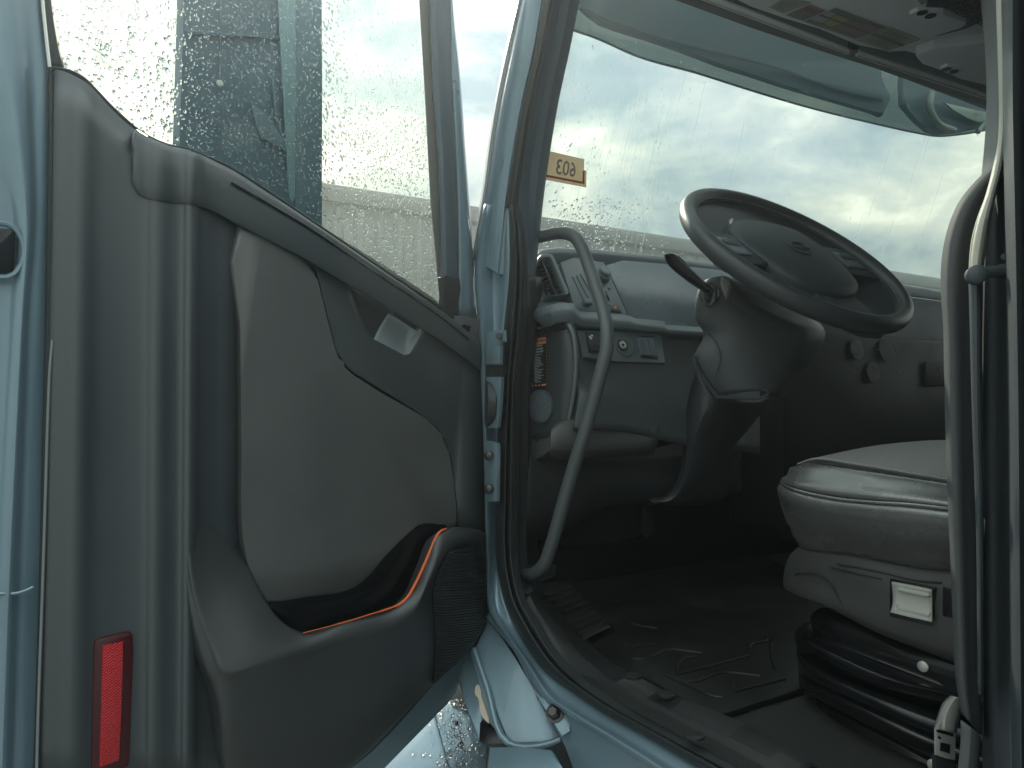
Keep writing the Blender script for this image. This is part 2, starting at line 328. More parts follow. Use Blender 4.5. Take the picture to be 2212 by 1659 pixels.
def inside(p, poly):
    c = False; j = len(poly)-1
    for i in range(len(poly)):
        if (poly[i][1] > p[1]) != (poly[j][1] > p[1]) and p[0] < (poly[j][0]-poly[i][0])*(p[1]-poly[i][1])/(poly[j][1]-poly[i][1])+poly[i][0]: c = not c
        j = i
    return c
#---------------------------------------------------------------- STRUCTURE
# ground and far buildings
ground = slab('ground', [V((-120, -60, 0)), V((120, -60, 0)), V((120, 160, 0)), V((-120, 160, 0))], (0, 0, 1), .2, M_asph, None, bev=0); tag(ground, kind='structure')
WY = Y(6.0)
wh = thing('warehouse', 'long pale grey ribbed metal warehouse beyond the windscreen', 'building', (3, 6.1, 0))
eL, eR = WY(690, 397), WY(1481, 521); zE = (eL.z+eR.z)/2
box('lower_wall', (-14, 6.05, 0), (26, 6.4, zE-.9), M_wall2, wh, .01)
box('upper_wall', (-14, 6.0, zE-.897), (26, 6.4, zE-.15), M_wall, wh, .01)
bm = bmesh.new()
for i in range(220):
    x = -14+i*.18
    grid_bm([[V((x, 6.0, z)), V((x+.03, 5.97, z)), V((x+.07, 5.97, z)), V((x+.10, 6.0, z))] for z in (zE-.89, zE-.16)], bm=bm)
tag(link('cladding_rib', bm, M_wall, wh, smooth=False), kind='stuff')
box('eave_gutter', (-14.1, 5.9, zE-.15), (26.1, 6.45, zE-.03), M_fascia, wh, .015)
box('roof_edge', (-14.1, 5.93, zE-.027), (26.1, 16, zE), M_wall, wh, .005)
for i, x in enumerate((-5.5, -1.6, 2.4, 6.4)):
    p = box('roller_door', (x, 6.0, 0.05), (x+2.6, 6.1, 2.5), M_wall, wh, .01)
    box('door_frame', (x-.1, 5.98, 2.52), (x+2.7, 6.1, 2.64), M_fascia, p, .01)
# ---------------------------------------------------------------- TRUCK CAB BODY
cab = thing('truck_cab', 'pale blue truck cab body with its driver side door opening exposed', 'truck', (0.4, .6, .35))
# a pillar: painted outer half and plastic inner half
P0 = [(1140,-60),(1125,0),(1095,133),(1072,253),(1045,442),(1024,557)]
P1 = [(1182,-60),(1170,0),(1152,107),(1128,213),(1100,370),(1075,590)]
P2 = [(1197,-60),(1185,0),(1165,107),(1142,213),(1114,370),(1091,592)]
P3 = [(1224,-60),(1212,0),(1193,107),(1172,213),(1146,370),(1141,594)]
P4 = [(1264,-60),(1252,0),(1231,107),(1208,213),(1182,370),(1156,600)]
r0 = row(X(-.015), P0); r1 = row(X(-.012), P1); r2 = row(X(0), P2); r3 = row(X(.03), P3); r4 = row(X(.075), P4)
fw = lambda r, d: [p+V(d) for p in r]
mid01 = [(p+q)/2 + V((-.010, -.006, 0)) for p, q in zip(r0, r1)]
loft('front_pillar', [fw(r0, (.02, .06, 0)), fw(r0, (.002, .012, 0)), r0, mid01, r1, fw(r1, (.004, .004, 0)), r2, fw(r2, (.02, .07, 0))], M_blue, cab, n=6, mm=2, closed=True, caps=True)
loft('pillar_trim', [fw(r2, (.014, .03, 0)), fw(r2, (.001, .001, 0)), [(p*.6+q*.4)+V((-.008, -.006, 0)) for p, q in zip(r2, r3)], r3, fw(r3, (.003, .006, 0)), [(p+q)/2+V((-.006, -.008, 0)) for p, q in zip(r3, r4)], r4, fw(r4, (.0, .035, 0))], M_pil, cab, n=6, mm=2, closed=True, caps=True)
tube('pillar_bead', [p+V((-.004, -.004, 0)) for p in r0[1:]], .0028, mat('chrome edge', (.7, .7, .68), .15, metal=.6), cab, seg=6)
tube('pillar_seal', [p+V((-.004, -.005, 0)) for p in row(X(-.008), [(1160,-60),(1148,0),(1130,107),(1106,213),(1080,370),(1056,585)])], .006, M_rub, cab, seg=6)
# hinge post, sill and the rubber round the opening
SO = [(1101,442),(1101,594),(1090,709),(1084,830),(1076,960),(1073,1078),(1075,1225),(1082,1265),(1090,1297),(1117,1358),(1170,1438),(1254,1505),(1293,1531),(1399,1590),(1506,1654),(1600,1710)]
SI = [(1119,442),(1136,594),(1133,709),(1118,830),(1117,960),(1116,1078),(1118,1225),(1124,1258),(1132,1288),(1160,1340),(1212,1420),(1278,1486),(1318,1513),(1425,1575),(1540,1633),(1640,1684)]
SB = [(1046,442),(1026,594),(1035,709),(1040,830),(1045,960),(1048,1078),(1050,1240),(1052,1290),(1057,1321),(1085,1362),(1130,1425),(1176,1505),(1215,1533),(1330,1605),(1430,1670),(1520,1730)]
lerp2 = lambda a, b, t: [((p[0]*(1-t)+q[0]*t), (p[1]*(1-t)+q[1]*t)) for p, q in zip(a, b)]
so_, si_, sb_ = row(X(.0), SO), row(X(.045), SI), row(X(-.03), SB)
# sheet metal: rolled edge with a groove down the hinge post
G1 = lerp2(SO, SB, .12); G2 = lerp2(SO, SB, .34); G3 = lerp2(SO, SB, .62); G4 = lerp2(SO, SB, .82)
zz = [1]*6+[.6, .4, .25]+[0]*7
def dip(r, k, d): return [p + V((d*zz[i], d*zz[i]*.4, 0)) for i, p in enumerate(r)]
loft('door_sill', [fw(so_, (.02, .0, .0)), so_, row(X(-.004), G1), dip(row(X(-.010), G2), 0, .014), dip(row(X(-.018), G3), 0, .014), row(X(-.032), G4), sb_, fw(sb_, (.02, .01, -.012))], M_blue, cab, n=6, mm=3, thick=.002)
loft('sill_edge_roll', [row(X(-.012), lerp2(SO, SB, t))[8:] for t in (.78, .9, 1.0)] , M_blue, cab, n=6, mm=2, thick=.012)
loft('upper_seal', [row(X(-.002), [(1186,-60),(1175,0),(1155,107),(1132,213),(1104,370),(1092,450)]), row(X(-.012), [(1191,-60),(1180,0),(1160,107),(1137,213),(1110,370),(1097,450)]), row(X(-.010), [(1199,-60),(1188,0),(1168,107),(1145,213),(1118,370),(1107,450)]), row(X(.0), [(1206,-60),(1195,0),(1175,107),(1153,213),(1127,370),(1116,450)])], M_rub, cab, n=6, mm=3, thick=.003)
mids = [row(X(.0), lerp2(SO, SI, .0)), row(X(-.014), lerp2(SO, SI, .14)), row(X(-.014), lerp2(SO, SI, .38)), row(X(.004), lerp2(SO, SI, .5)), row(X(-.002), lerp2(SO, SI, .62)), row(X(.002), lerp2(SO, SI, .85)), row(X(.03), lerp2(SO, SI, 1.0))]
loft('opening_seal', mids, M_rub, cab, n=6, mm=3, thick=.003)
tube('seal_lip', row(X(-.016), lerp2(SO, SI, .40)), .0022, M_rub, cab, seg=6)
tube('seal_lip', row(X(-.006), lerp2(SO, SI, .70)), .0022, M_rub, cab, seg=6)
loft('kick_trim', [row(X(.03), SI[1:9]), row(X(.045), [(p[0]+9, p[1]) for p in SI[1:9]]), row(X(.06), [(p[0]+22, p[1]+3) for p in SI[1:9]]), row(X(.20), [(p[0]+24, p[1]+3) for p in SI[1:9]])], M_dark, cab, n=5, mm=2, thick=.002)
# ribbed tread plate on the sill
ST = [(1180,1290),(1205,1318),(1238,1357),(1271,1393),(1333,1443),(1399,1478),(1479,1518),(1543,1543),(1613,1571),(1696,1617),(1770,1668)]
SI2 = [(1136,1292),(1150,1322),(1170,1352),(1212,1420),(1278,1486),(1318,1511),(1425,1573),(1485,1604),(1545,1634),(1640,1682),(1700,1712)]
FZ = 1.45
t0, t1 = row(X(.036), SI2), row(Z(FZ+.012), ST)
t0h = [p+V((.008, 0, .006)) for p in t0]
loft('tread_plate', [fw(t0, (0, 0, -.03)), t0, t0h, [(p*.75+q*.25)+V((0, 0, .008)) for p, q in zip(t0h, t1)], [(p*.3+q*.7)+V((0, 0, .004)) for p, q in zip(t0h, t1)], t1, fw(t1, (.02, 0, -.01))], M_tread, cab, n=6, mm=2, thick=.002)
A_ = crspl(t0h, 12); B_ = crspl(t1, 12); bm = bmesh.new()
for i in range(26, len(A_)-2):
    for s_ in (0, .5):
        a = A_[i].lerp(A_[i+1], s_); b = B_[i].lerp(B_[i+1], s_); c = (a+b)/2 + V((0, -.004, .009))
        tube_bm([a.lerp(b, .30)+V((0, 0, .008)), c+V((0, 0, .002)), a.lerp(b, .96)+V((0, 0, .006))], .0013, 4, 3, bm=bm, ends=False)
tag(link('tread_rib', bm, M_tread, cab), kind='stuff')
for x, y in ((1440, 1503), (1368, 1462), (1500, 1592)): disc('tread_plug', Z(FZ+.018)(x, y), (0, 0, 1), .014, .004, M_tread, cab)
# floor, firewall and the closed shell of the cab
box('cab_floor', (.02, -.9, FZ-.05), (2.28, 1.75, FZ), M_carp, cab, .004)
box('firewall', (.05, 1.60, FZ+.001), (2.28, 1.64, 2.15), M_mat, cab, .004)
box('cab_roof', (0, -.95, 2.80), (2.3, 1.05, 2.84), M_head, cab, .01)
box('rear_wall', (0.0, -.95, FZ+.002), (2.3, -.91, 2.797), M_head, cab, .004)
box('sleeper_side', (-.03, -1.4, .9), (.0, .30, 2.85), M_blue, cab, .01)
box('far_door_panel', (2.24, -.9, FZ+.002), (2.28, 1.4, 2.05), M_dark, cab, .004)
box('far_rear_panel', (2.24, -.9, 2.053), (2.28, .2, 2.79), M_head, cab, .004)
box('far_pillar', (2.20, 1.10, 2.053), (2.28, 1.22, 2.79), M_pil, cab, .01)
box('roof_header', (.05, .98, 2.76), (2.28, 1.10, 2.797), M_pil, cab, .01)
box('cab_underside', (.14, -1.4, 1.05), (2.3, 1.30, 1.395), M_dark, cab, .01)
# hinge plates with their bolts
px = lambda l: row(X(-.045), l)
hp = slab('hinge_plate', px([(1048,717),(1063,715.5),(1086,713),(1087,737),(1081,742),(1080,747),(1079,787),(1049,788)]), (-1, -.5, 0), .012, M_blue, cab, .0015)
slab('hinge_tongue', row(X(-.052), [(1063,748),(1080,747),(1079,786),(1063,787)]), (-1, -.5, 0), .008, M_blue, hp, .0015)
disc('hinge_bolt', X(-.047)(1080, 726), (-.8, -.6, 0), .0065, .006, M_bolt, hp)
hp = slab('hinge_plate', px([(1050,814),(1082,814),(1079,870),(1074,925),(1052,925)]), (-1, -.5, 0), .012, M_blue, cab, .0015)
hp = slab('hinge_plate', px([(1050,952),(1064,954),(1072,958),(1074,966),(1072,1084),(1050,1084)]), (-1, -.5, 0), .012, M_blue, cab, .002)
for y in (984, 1056): disc('hinge_bolt', X(-.049)(1058, y), (-.8, -.6, 0), .009, .009, M_bolt, hp, dome=.003)
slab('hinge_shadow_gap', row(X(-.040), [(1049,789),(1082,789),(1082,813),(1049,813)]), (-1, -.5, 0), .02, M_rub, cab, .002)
# cowl bracket, step fairing and fender at the bottom of the opening
FZN = Plane((-.25, 1.7, 1.2), (-.35, -.4, 1))
CW = Plane((-.06, 1.25, 1.4), (-.75, -.55, .75))
slab('cowl_panel', row(CW, [(1024,1402),(1054,1336),(1070,1352),(1112,1420),(1151,1496),(1165,1509),(1211,1594),(1206,1602),(1099,1605),(1076,1545),(1051,1481)]), CW.n, .02, M_blue, cab, .004, ang=25)
tube('cowl_flange', row(CW, [(1056,1330,.012),(1116,1402,.012),(1173,1500,.012),(1184,1509,.012)]), .007, M_blue, cab, seg=8)
tube('cowl_flange', row(CW, [(1211,1596,.006),(1190,1605,.006),(1099,1606,.006),(1051,1481,.006),(1024,1402,.006)]), .006, M_blue, cab, seg=8)
slab('cowl_bevel', row(CW, [(1014,1409,-.01),(1024,1402,-.01),(1051,1481,-.01),(1098,1604,-.01),(1091,1594,-.01),(1048,1550,-.01),(1034,1462,-.01)]), CW.n, .02, mat('wet flat blue paint', (.24, .32, .37), .35, spec=.5, bump=.9, bscale=260), cab, .002)
slab('primer_patch', crspl(row(CW, [(1026,1488,-.006),(1030,1479,-.006),(1035,1480,-.006),(1040,1505,-.006),(1051,1536,-.006),(1057,1563,-.006),(1048,1556,-.006),(1040,1545,-.006),(1035,1520,-.006),(1032,1506,-.006),(1028,1503,-.006)]), 2, True), CW.n, .002, M_peel, cab, 0)
slab('shadow_backing', row(FZN, [(880,1560,-.09),(930,1430,-.09),(1000,1330,-.09),(1075,1330,-.09),(1090,1480,-.09),(1080,1640,-.09),(960,1640,-.09)]), FZN.n, .02, M_rub, cab, .004)  # dark slab added as the shadow gap behind fender and cowl
slab('cowl_inner', row(CW, [(986,1466,-.03),(998,1415,-.03),(1026,1375,-.03),(1036,1462,-.03),(1050,1550,-.03),(1035,1600,-.03),(1020,1584,-.03),(1003,1512,-.03)]), CW.n, .02, M_blue, cab, .008)
slab('cowl_cavity', row(CW, [(1034,1600,-.024),(1036,1560,-.024),(1046,1552,-.024),(1094,1598,-.024),(1098,1608,-.024),(1058,1610,-.024)]), CW.n, .02, M_gloss, cab, .003)
slab('bolt_tab', row(CW, [(1159,1503,.06),(1183,1508,.06),(1231,1538,.06),(1231,1579,.06),(1214,1590,.06)]), CW.n, .006, M_blue, cab, .0015)
disc('tab_bolt', CW(1197, 1541, .064), CW.n, .011, .012, M_bolt, cab, seg=6, bev=.3)
disc('bolt_washer', CW(1199, 1541, .0605), CW.n, .016, .003, M_bolt, cab)
slab('under_shadow', row(X(.0), [(1048,1600),(1225,1600),(1262,1612),(1300,1740),(1048,1740)]), (-1, -.3, .2), .02, M_rub, cab, .004)  # dark slab painting the shadow below the cowl panel
SPN = Plane((-.10, 1.2, 1.36), (-.55, -.35, 1))
slab('step_fairing', row(SPN, [(1056,1611),(1130,1614),(1190,1617),(1198,1624),(1216,1660),(1240,1740),(1040,1740)]), SPN.n, .03, M_blue, cab, .006)
slab('sill_side_panel', row(X(-.012), [(1180,1508),(1218,1531),(1330,1607),(1440,1676),(1520,1730),(1520,1800),(1245,1800),(1240,1659),(1222,1609),(1196,1570)]), (-1, -.2, 0), .02, M_blue, cab, .003)
fen = loft('fender', [row(FZN, l) for l in ([(700,1700,-.06),(830,1590,-.06),(920,1500,-.06),(955,1490,-.06)], [(740,1740,0),(860,1620,0),(938,1543,0),(968,1500,0)], [(830,1800,.01),(968,1655,.01),(956,1590,.01),(975,1515,.01)], [(1000,1800,.012),(1010,1660,.012),(1006,1590,.012),(1008,1540,.012)], [(1100,1800,.006),(1070,1680,.006),(1060,1630,.006),(1050,1580,.006)])], M_blue, cab, n=6, mm=4, thick=.004)
bm = bmesh.new()
for i in range(420):
    x = random.gauss(1000, 38); y = random.uniform(1510, 1665)
    if x < 940 and random.random() < .6: continue
    r = random.choice((.0016, .0022, .003, .0042)); drops_bm(bm, FZN(x, y, .0145), FZN.n, r*random.uniform(.8, 1.3), (random.uniform(.7, 1.3), random.uniform(.7, 1.2), .55))
tag(link('raindrop', bm, M_water, fen), kind='stuff')
tube('fender_crease', [FZN(938, 1543, .008), FZN(952, 1600, .011), FZN(970, 1662, .011)], .0035, M_blue, fen, seg=6)
# windscreen: a bowed sheet behind the pillars
def wy(x, z, o=0): return 1.30 - .37*(z-2.30) + .30*(1-((x-1.12)/1.06)**2) + o
def WS(px_, py_, o=0):
    d = Fw + (px_-1106)/FPX*Rt - (py_-829.5)/FPX*Up; lo, hi = .8, 4.0
    for _ in range(40):
        t = (lo+hi)/2; p = CAM + d*t
        if p.y > wy(min(2.2, max(.06, p.x)), p.z, o): hi = t
        else: lo = t
    return CAM + d*lo
def wn(p): return V((.30*2*(p.x-1.12)/1.06**2*-1*-1*-1, -1, -.37)).normalized()
zs = [2.08+.085*i for i in range(13)]; xs = [.05+.107*i for i in range(21)]
bm = bmesh.new(); grid_bm([[V((x, wy(x, z), z)) for x in xs] for z in zs], bm=bm)
ws = link('windscreen', bm, M_wglass, cab, ang=80); s = ws.modifiers.new('thickness', 'SOLIDIFY'); s.thickness = .005; s.offset = 0
bm = bmesh.new(); cnt = 0
while cnt < 900:                                       # drops: dense low on the driver side, scattered higher
    u = random.random()
    if u < .50: x, y = random.uniform(1165, 1300) + random.expovariate(1/60), random.uniform(430, 545)
    elif u < .62: x, y = random.uniform(1180, 1290), random.uniform(180, 430)
    elif u < .74: x, y = random.gauss(1430, 12) + random.choice((0, 60, -140))-.16*(0), random.uniform(180, 560)
    else: x, y = random.uniform(1200, 2140), random.uniform(90, 560)
    p = WS(x, y, .004)
    if not (.09 < p.x < 2.1): continue
    r = random.choice((.0012, .0015, .0018, .0022, .003) if u < .62 else (.0012, .0014, .0017, .002, .0025)); cnt += 1
    drops_bm(bm, p, V((0, 1, .37)), r, (random.uniform(.9, 1.3), random.uniform(.8, 1.1), .5))
tag(link('raindrop', bm, M_water, ws), kind='stuff')
bm = bmesh.new()
for i in range(46):
    x = random.choice((random.uniform(1190, 1560), random.uniform(1330, 1440), random.uniform(1200, 2060))); top = random.uniform(.1, .75)
    p = WS(x, random.uniform(150, 480), .0035); z = p.z; xx = p.x; P = []
    ln = random.uniform(.04, .28)
    for k in range(7):
        xx += random.uniform(-.0015, .0015); zz_ = z-ln*k/6; P.append(V((xx, wy(xx, zz_, .0036), zz_)))
    if P[0].x > .1 and P[0].x < 2.1: tube_bm(P, random.uniform(.0006, .0013), 5, 2, bm=bm, ends=False)
tag(link('water_trail', bm, M_trail, ws), kind='stuff')
# sticker 603 on the inside of the glass, its print facing out
stk = slab('number_sticker', [WS(x, y, -.0045) for x, y in ((1160,320),(1190,327),(1262,344),(1261.5,367),(1267,369),(1266.5,405),(1181,389),(1150,383))], (0, -1, -.37), .001, M_stk, ws, 0)
slab('number_sticker_band', [WS(x, y, -.0058) for x, y in ((1150,370),(1183,377.5),(1258.5,392.5),(1259,369),(1263,370),(1262.5,398),(1183,383),(1150,376))], (0, -1, -.37), .0005, M_stkr, ws, 0)
a, b, c = WS(1243, 383, -.0062), WS(1190, 373, -.0062), WS(1247, 350, -.0062)
text('sticker_number', '603', a, (b-a)/1.75, (c-a)/.74, M_print, ws, bold=.012)
# smoked sun visor outside, above the glass
VP = Y(1.62)
lo_ = [(1180,40),(1238,65),(1277,78),(1373,120),(1506,158),(1622,195),(1729,227),(1889,267),(1975,286),(2022,294),(2070,291),(2158,275),(2300,238)]
VT = Plane((0, 1.50, 2.9), (0, -1, -.25))
up_ = [(1190,-130)]*1 + [(x, -140) for x, y in lo_[1:]]
sun_visor = loft('sun_visor', [row(VT, up_), [p.lerp(q, .5)+V((0, .03, 0)) for p, q in zip(row(VT, up_), row(VP, lo_))], row(VP, lo_)], M_tint, cab, n=5, mm=3, thick=.004)
tube('visor_edge', row(Y(1.617), lo_), .0035, M_visor, sun_visor, seg=6)
VQ = Y(1.46)
up1 = [(1235,-20),(1245,-120),(1400,-120),(1600,-120),(1800,-120),(1960,-120),(2030,-120),(2050,100),(2045,180)]
slab('visor_backing', row(VQ, [(1251,3),(1271,24),(1303,48),(1340,62),(1399,80),(1480,108),(1559,139),(1640,165),(1696,184),(1800,215),(1889,241),(1908,250),(1922,222),(1925,205),(1918,192),(1905,180),(1890,100),(1890,-100),(1251,-100)]), (0, -1, 0), .02, M_visor, sun_visor, .008)
slab('visor_backing', row(VQ, [(1951,190),(1953,225),(1963,238),(1985,262),(2010,283),(2030,289),(2080,284),(2158,268),(2300,240),(2300,-100),(1951,-100)]), (0, -1, 0), .02, M_visor, sun_visor, .008)
tube('visor_rib', row(Y(1.45), [(1251,15),(1400,72),(1696,150),(1800,190),(1905,215)]), .006, M_visor, sun_visor, seg=6)
tube('visor_stay', row(Y(1.44), [(2012,200),(2008,230),(2022,262),(2060,282)]), .012, mat('visor stay', (.16, .2, .17), .4), sun_visor, seg=8)
tube('visor_stay', row(Y(1.44), [(2136,240),(2125,262),(2112,285)]), .010, MATS['visor stay'], sun_visor, seg=8)
slab('visor_plate', row(Y(1.43), gl((690,0),(1200,120),(1270,170),(1130,250),(960,180),(800,90))), (0, -1, 0), .006, MATS['visor stay'], sun_visor, .002)
a, b = Y(1.425)(*gl((1175, 190))[0]), Y(1.425)(*gl((960, 105))[0])
text('visor_lettering', '7\u00b72', a, (b-a)/2.4, V((0, 0, .055)), M_visor, sun_visor)
# overhead console and header rails
OZ = Z(2.59)
oh = slab('overhead_console', row(OZ, [(1555,-12),(1622,14),(1697,40),(1770,62),(1852,97),(1920,118),(1960,103),(2070,140),(2158,160),(2260,190),(2300,-400),(1500,-400)]), (0, 0, -1), .08, M_head, cab, .01)
def rail(l, h, r, m, nm='header_rail'): return tube(nm, row(Z(h), l), r, m, cab, seg=8)
slab('header_board', row(Z(2.600), [(1440,-20),(1640,40),(1840,108),(2010,163),(2260,248),(2260,100),(1900,60),(1600,-40)]), (0, 0, -1), .02, M_pil, cab, .004)
slab('header_board_lower', row(Z(2.603), [(1340,-40),(1447,-4),(1622,60),(1760,106),(1889,147),(2010,190),(2158,238),(2260,272),(2260,225),(2010,150),(1840,98),(1640,28),(1440,-40)]), (0, 0, -1), .02, M_dark, cab, .004)
rail([(1520,-10),(1622,28),(1700,58),(1834,109)], 2.592, .0055, M_head)
rail([(1500,-10),(1622,36.5),(1700,66),(1833,115)], 2.588, .0028, mat('bright rail edge', (.5, .5, .46), .35))
rail([(1852,113),(1990,158),(2158,214),(2260,250)], 2.592, .0055, M_head)
rail([(1850,120),(1990,166),(2158,222),(2260,258)], 2.588, .0028, MATS['bright rail edge'])
slab('rail_clip', row(Z(2.585), [(1832,104),(1846,110),(1856,104),(1853,116),(1838,118)]), (0, 0, -1), .012, M_dark, cab, .002)
OZ2 = Z(2.572)
slab('console_lid', row(OZ2, a3((280,-60),(500,-60),(1240,-60),(1260,-30),(1420,30),(1430,60),(1290,115),(1400,170),(1560,130),(1740,180),(1750,205),(1700,240),(1470,310),(1380,330),(1100,405),(1050,400),(700,270),(300,150))), (0, 0, -1), .02, M_head, oh, .006)
slab('console_lid', row(OZ2, a3((1340,450),(1480,400),(1980,335),(2300,345),(2300,760),(2010,730),(1700,640),(1380,530),(1335,480))), (0, 0, -1), .02, M_head, oh, .008)
slab('console_recess', row(Z(2.586), a3((1290,-40),(1560,-40),(1620,60),(1760,150),(1900,160),(1790,205),(1740,240),(1500,300),(1400,165),(1290,120),(1430,50))), (0, 0, -1), .01, M_pil, oh, .003)
for c4, hs in ((((1285,122),(1350,85),(1545,92),(1530,118),(1430,150)), ((1388,102),(1455,128))), (((1530,565),(1590,537),(1675,540),(1730,572),(1620,602)), ((1583,560),(1645,580)))):
    pl = slab('hook_plate', row(Z(2.566), a3(*c4)), (0, 0, -1), .006, M_head, oh, .002)
    for h in hs: disc('hook_hole', Z(2.5655)(*a3(h)[0]), (0, 0, -1), .0085, .001, M_gloss, pl)
slab('speaker_frame', row(OZ2, a3((1560,-40),(1750,100),(1890,165),(2100,150),(2100,-60))), (0, 0, -1), .012, M_pil, oh, .003)
bm = bmesh.new(); q0, q1, q2 = Z(2.566)(*a3((1600, 0))[0]), Z(2.566)(*a3((1905, 150))[0]), Z(2.566)(*a3((2080, -40))[0])
for i in range(20):
    t = i/14
    tube_bm([q0.lerp(q1, t)+(q2-q1)*-.3, q0.lerp(q1, t)+(q2-q1)*1.2], .0016, 4, 1, bm=bm)
    tube_bm([q0.lerp(q1, -.25)+(q2-q1)*(t*1.2-.15), q0.lerp(q1, 1.15)+(q2-q1)*(t*1.2-.15)], .0016, 4, 1, bm=bm)
tag(link('speaker_mesh', bm, M_dark, oh), kind='stuff')
def leaflet(nm, c, m, h=2.5705, par=None): return slab(nm, row(Z(h), gs(*c)), (0, 0, -1), .0006, m, par or oh, 0)
leaflet('paper_label', ((50,100),(280,-40),(640,35),(262,186)), M_paper)
def lines(nm, c, n, m, h, lo=0, hi=1, par=None, wd=.35):
    """rows of print filling the quad c (first edge to third edge)"""
    P = row(Z(h), gs(*c)); bm = bmesh.new()
    for i in range(n):
        s0, s1 = (i+.5-wd/2)/n, (i+.5+wd/2)/n; e0 = lo+random.uniform(0, .06); e1_ = hi-random.uniform(0, .35)
        q = []
        for s_, e_ in ((s0, e0), (s0, e1_), (s1, e1_), (s1, e0)):
            q.append(bm.verts.new(P[0].lerp(P[3], e_).lerp(P[1].lerp(P[2], e_), s_)))
        bm.faces.new(q)
    return tag(link(nm, bm, m, par or oh, smooth=False), kind='stuff')
lines('label_print', ((100,95),(262,10),(500,70),(262,170)), 6, M_print, 2.5698, wd=.3)
leaflet('warning_label', ((272,202),(605,60),(842,150),(518,286)), M_paper); leaflet('warning_label_face', ((300,202),(605,74),(810,150),(518,272)), M_pgrey, 2.5698)
leaflet('warning_label_header', ((500,120),(605,76),(806,150),(700,192)), mat('label dusk red', (.26, .17, .16), .6), 2.5694)
text('warning_lettering', 'WARNING', Z(2.569)(*gs((775, 155))[0]), (Z(2.569)(*gs((610, 95))[0])-Z(2.569)(*gs((775, 155))[0]))/4.4, (Z(2.569)(*gs((660, 70))[0])-Z(2.569)(*gs((700, 192))[0]))/2.6, M_paper, oh)
lines('label_print', ((340,200),(500,135),(690,200),(520,262)), 7, M_paper, 2.5692, wd=.3)
leaflet('colour_label', ((522,292),(960,108),(1668,375),(1225,537)), M_paper); leaflet('colour_label_face', ((552,290),(955,122),(1630,376),(1222,520)), M_pgrey, 2.5698)
for c4, m_ in ((((770,190),(870,150),(980,190),(880,240)), M_pcyan), (((590,255),(720,208),(880,265),(770,310)), M_pcyan), (((890,240),(980,205),(1160,262),(1070,305)), M_pyel), (((790,315),(900,270),(1030,320),(910,365)), M_pyel), (((1080,305),(1180,268),(1600,385),(1440,450)), M_ppink), (((930,368),(1040,325),(1430,455),(1290,505)), M_ppink)):
    leaflet('colour_label_block', c4, m_, 2.5692)
lines('label_print', ((900,140),(960,118),(1560,345),(1500,365)), 3, M_paper, 2.5690, wd=.3)
lines('label_print', ((590,300),(640,280),(1290,520),(1225,535)), 2, M_paper, 2.5690, wd=.25)
leaflet('instruction_label', ((1235,545),(1690,373),(2112,537),(1662,687)), M_paper)
lines('label_print', ((1330,545),(1690,400),(2050,540),(1662,660)), 13, M_pgrey, 2.5698, wd=.35)
leaflet('instruction_label_band', ((1430,470),(1480,452),(1900,610),(1850,630)), M_pgrey, 2.5697)
# grab handle by the pillar
tube('grab_handle', [X(.06)(1140,517), X(.075)(1165,512), X(.09)(1195,505), X(.10)(1222,504), X(.105)(1243,514), X(.11)(1258,538), X(.112)(1270,570), X(.105)(1287,620), X(.10)(1303,670), X(.09)(1311,715), X(.085)(1310,755), X(.078)(1299,800), X(.07)(1282,865), X(.062)(1261,940), X(.055)(1236,1020), X(.05)(1213,1100), X(.047)(1190,1180), X(.046)(1176,1218), X(.048)(1155,1238), X(.055)(1125,1240)], .0125, mat('satin grey handle', (.09, .10, .105), .45, spec=.6, bump=.05, bscale=300), cab, seg=14, n=5)
slab('handle_foot', row(X(.056), [(1118,1222),(1185,1226),(1182,1250),(1160,1262),(1122,1258)]), (-1, -.5, 0), .03, M_dark, cab, .006)
# b pillar, its seal and trims at the right
def vrow(d, pts): return [dep(x, y, d) for x, y in pts]
ys = (-120, 221, 516, 885, 1254, 1740)
bl = lambda xs_: list(zip(xs_, ys))
B0, B1, B2 = bl((2112,2135,2112,2108,2112,2110)), bl((2150,2152,2145,2140,2142,2145)), bl((2166,2166,2172,2178,2181,2186))
loft('rear_pillar', [vrow(.98, B0), vrow(.90, lerp2(B0, B1, .4)), vrow(.84, B1), vrow(.80, lerp2(B1, B2, .6)), vrow(.79, B2), vrow(1.1, B2)], M_post, cab, n=6, mm=3, thick=.004)
B3 = [(x+7, y) for x, y in B2]
loft('rear_pillar_edge', [vrow(.80, B2), vrow(.776, B2), vrow(.772, lerp2(B2, B3, .5)), vrow(.776, B3), vrow(.82, B3)], mat('door edge paint', (.27, .40, .48), .25, coat=.6), cab, n=6, mm=2)
B4 = [(x+15, y) for x, y in B3]; B5 = [(2236, y) for x, y in B3]; B6 = [(2330, y) for x, y in B3]
loft('rear_pillar_seal', [vrow(.80, B3), vrow(.70, lerp2(B3, B4, .4)), vrow(.685, B4), vrow(.70, lerp2(B4, B5, .5)), vrow(.66, B5), vrow(.60, B6)], M_post, cab, n=6, mm=3, thick=.003)
# ---------------------------------------------------------------- DOOR
door = thing('cab_door', 'open pale blue cab door with dark trim, rain-spotted window and red reflector', 'truck door', HINGE+V((-.4, -.07, .95)))
dn = D.n
def drow(l, w0=None): return [D(q[0], q[1], (q[2] if len(q) > 2 else 0) if w0 is None else w0) for q in l]
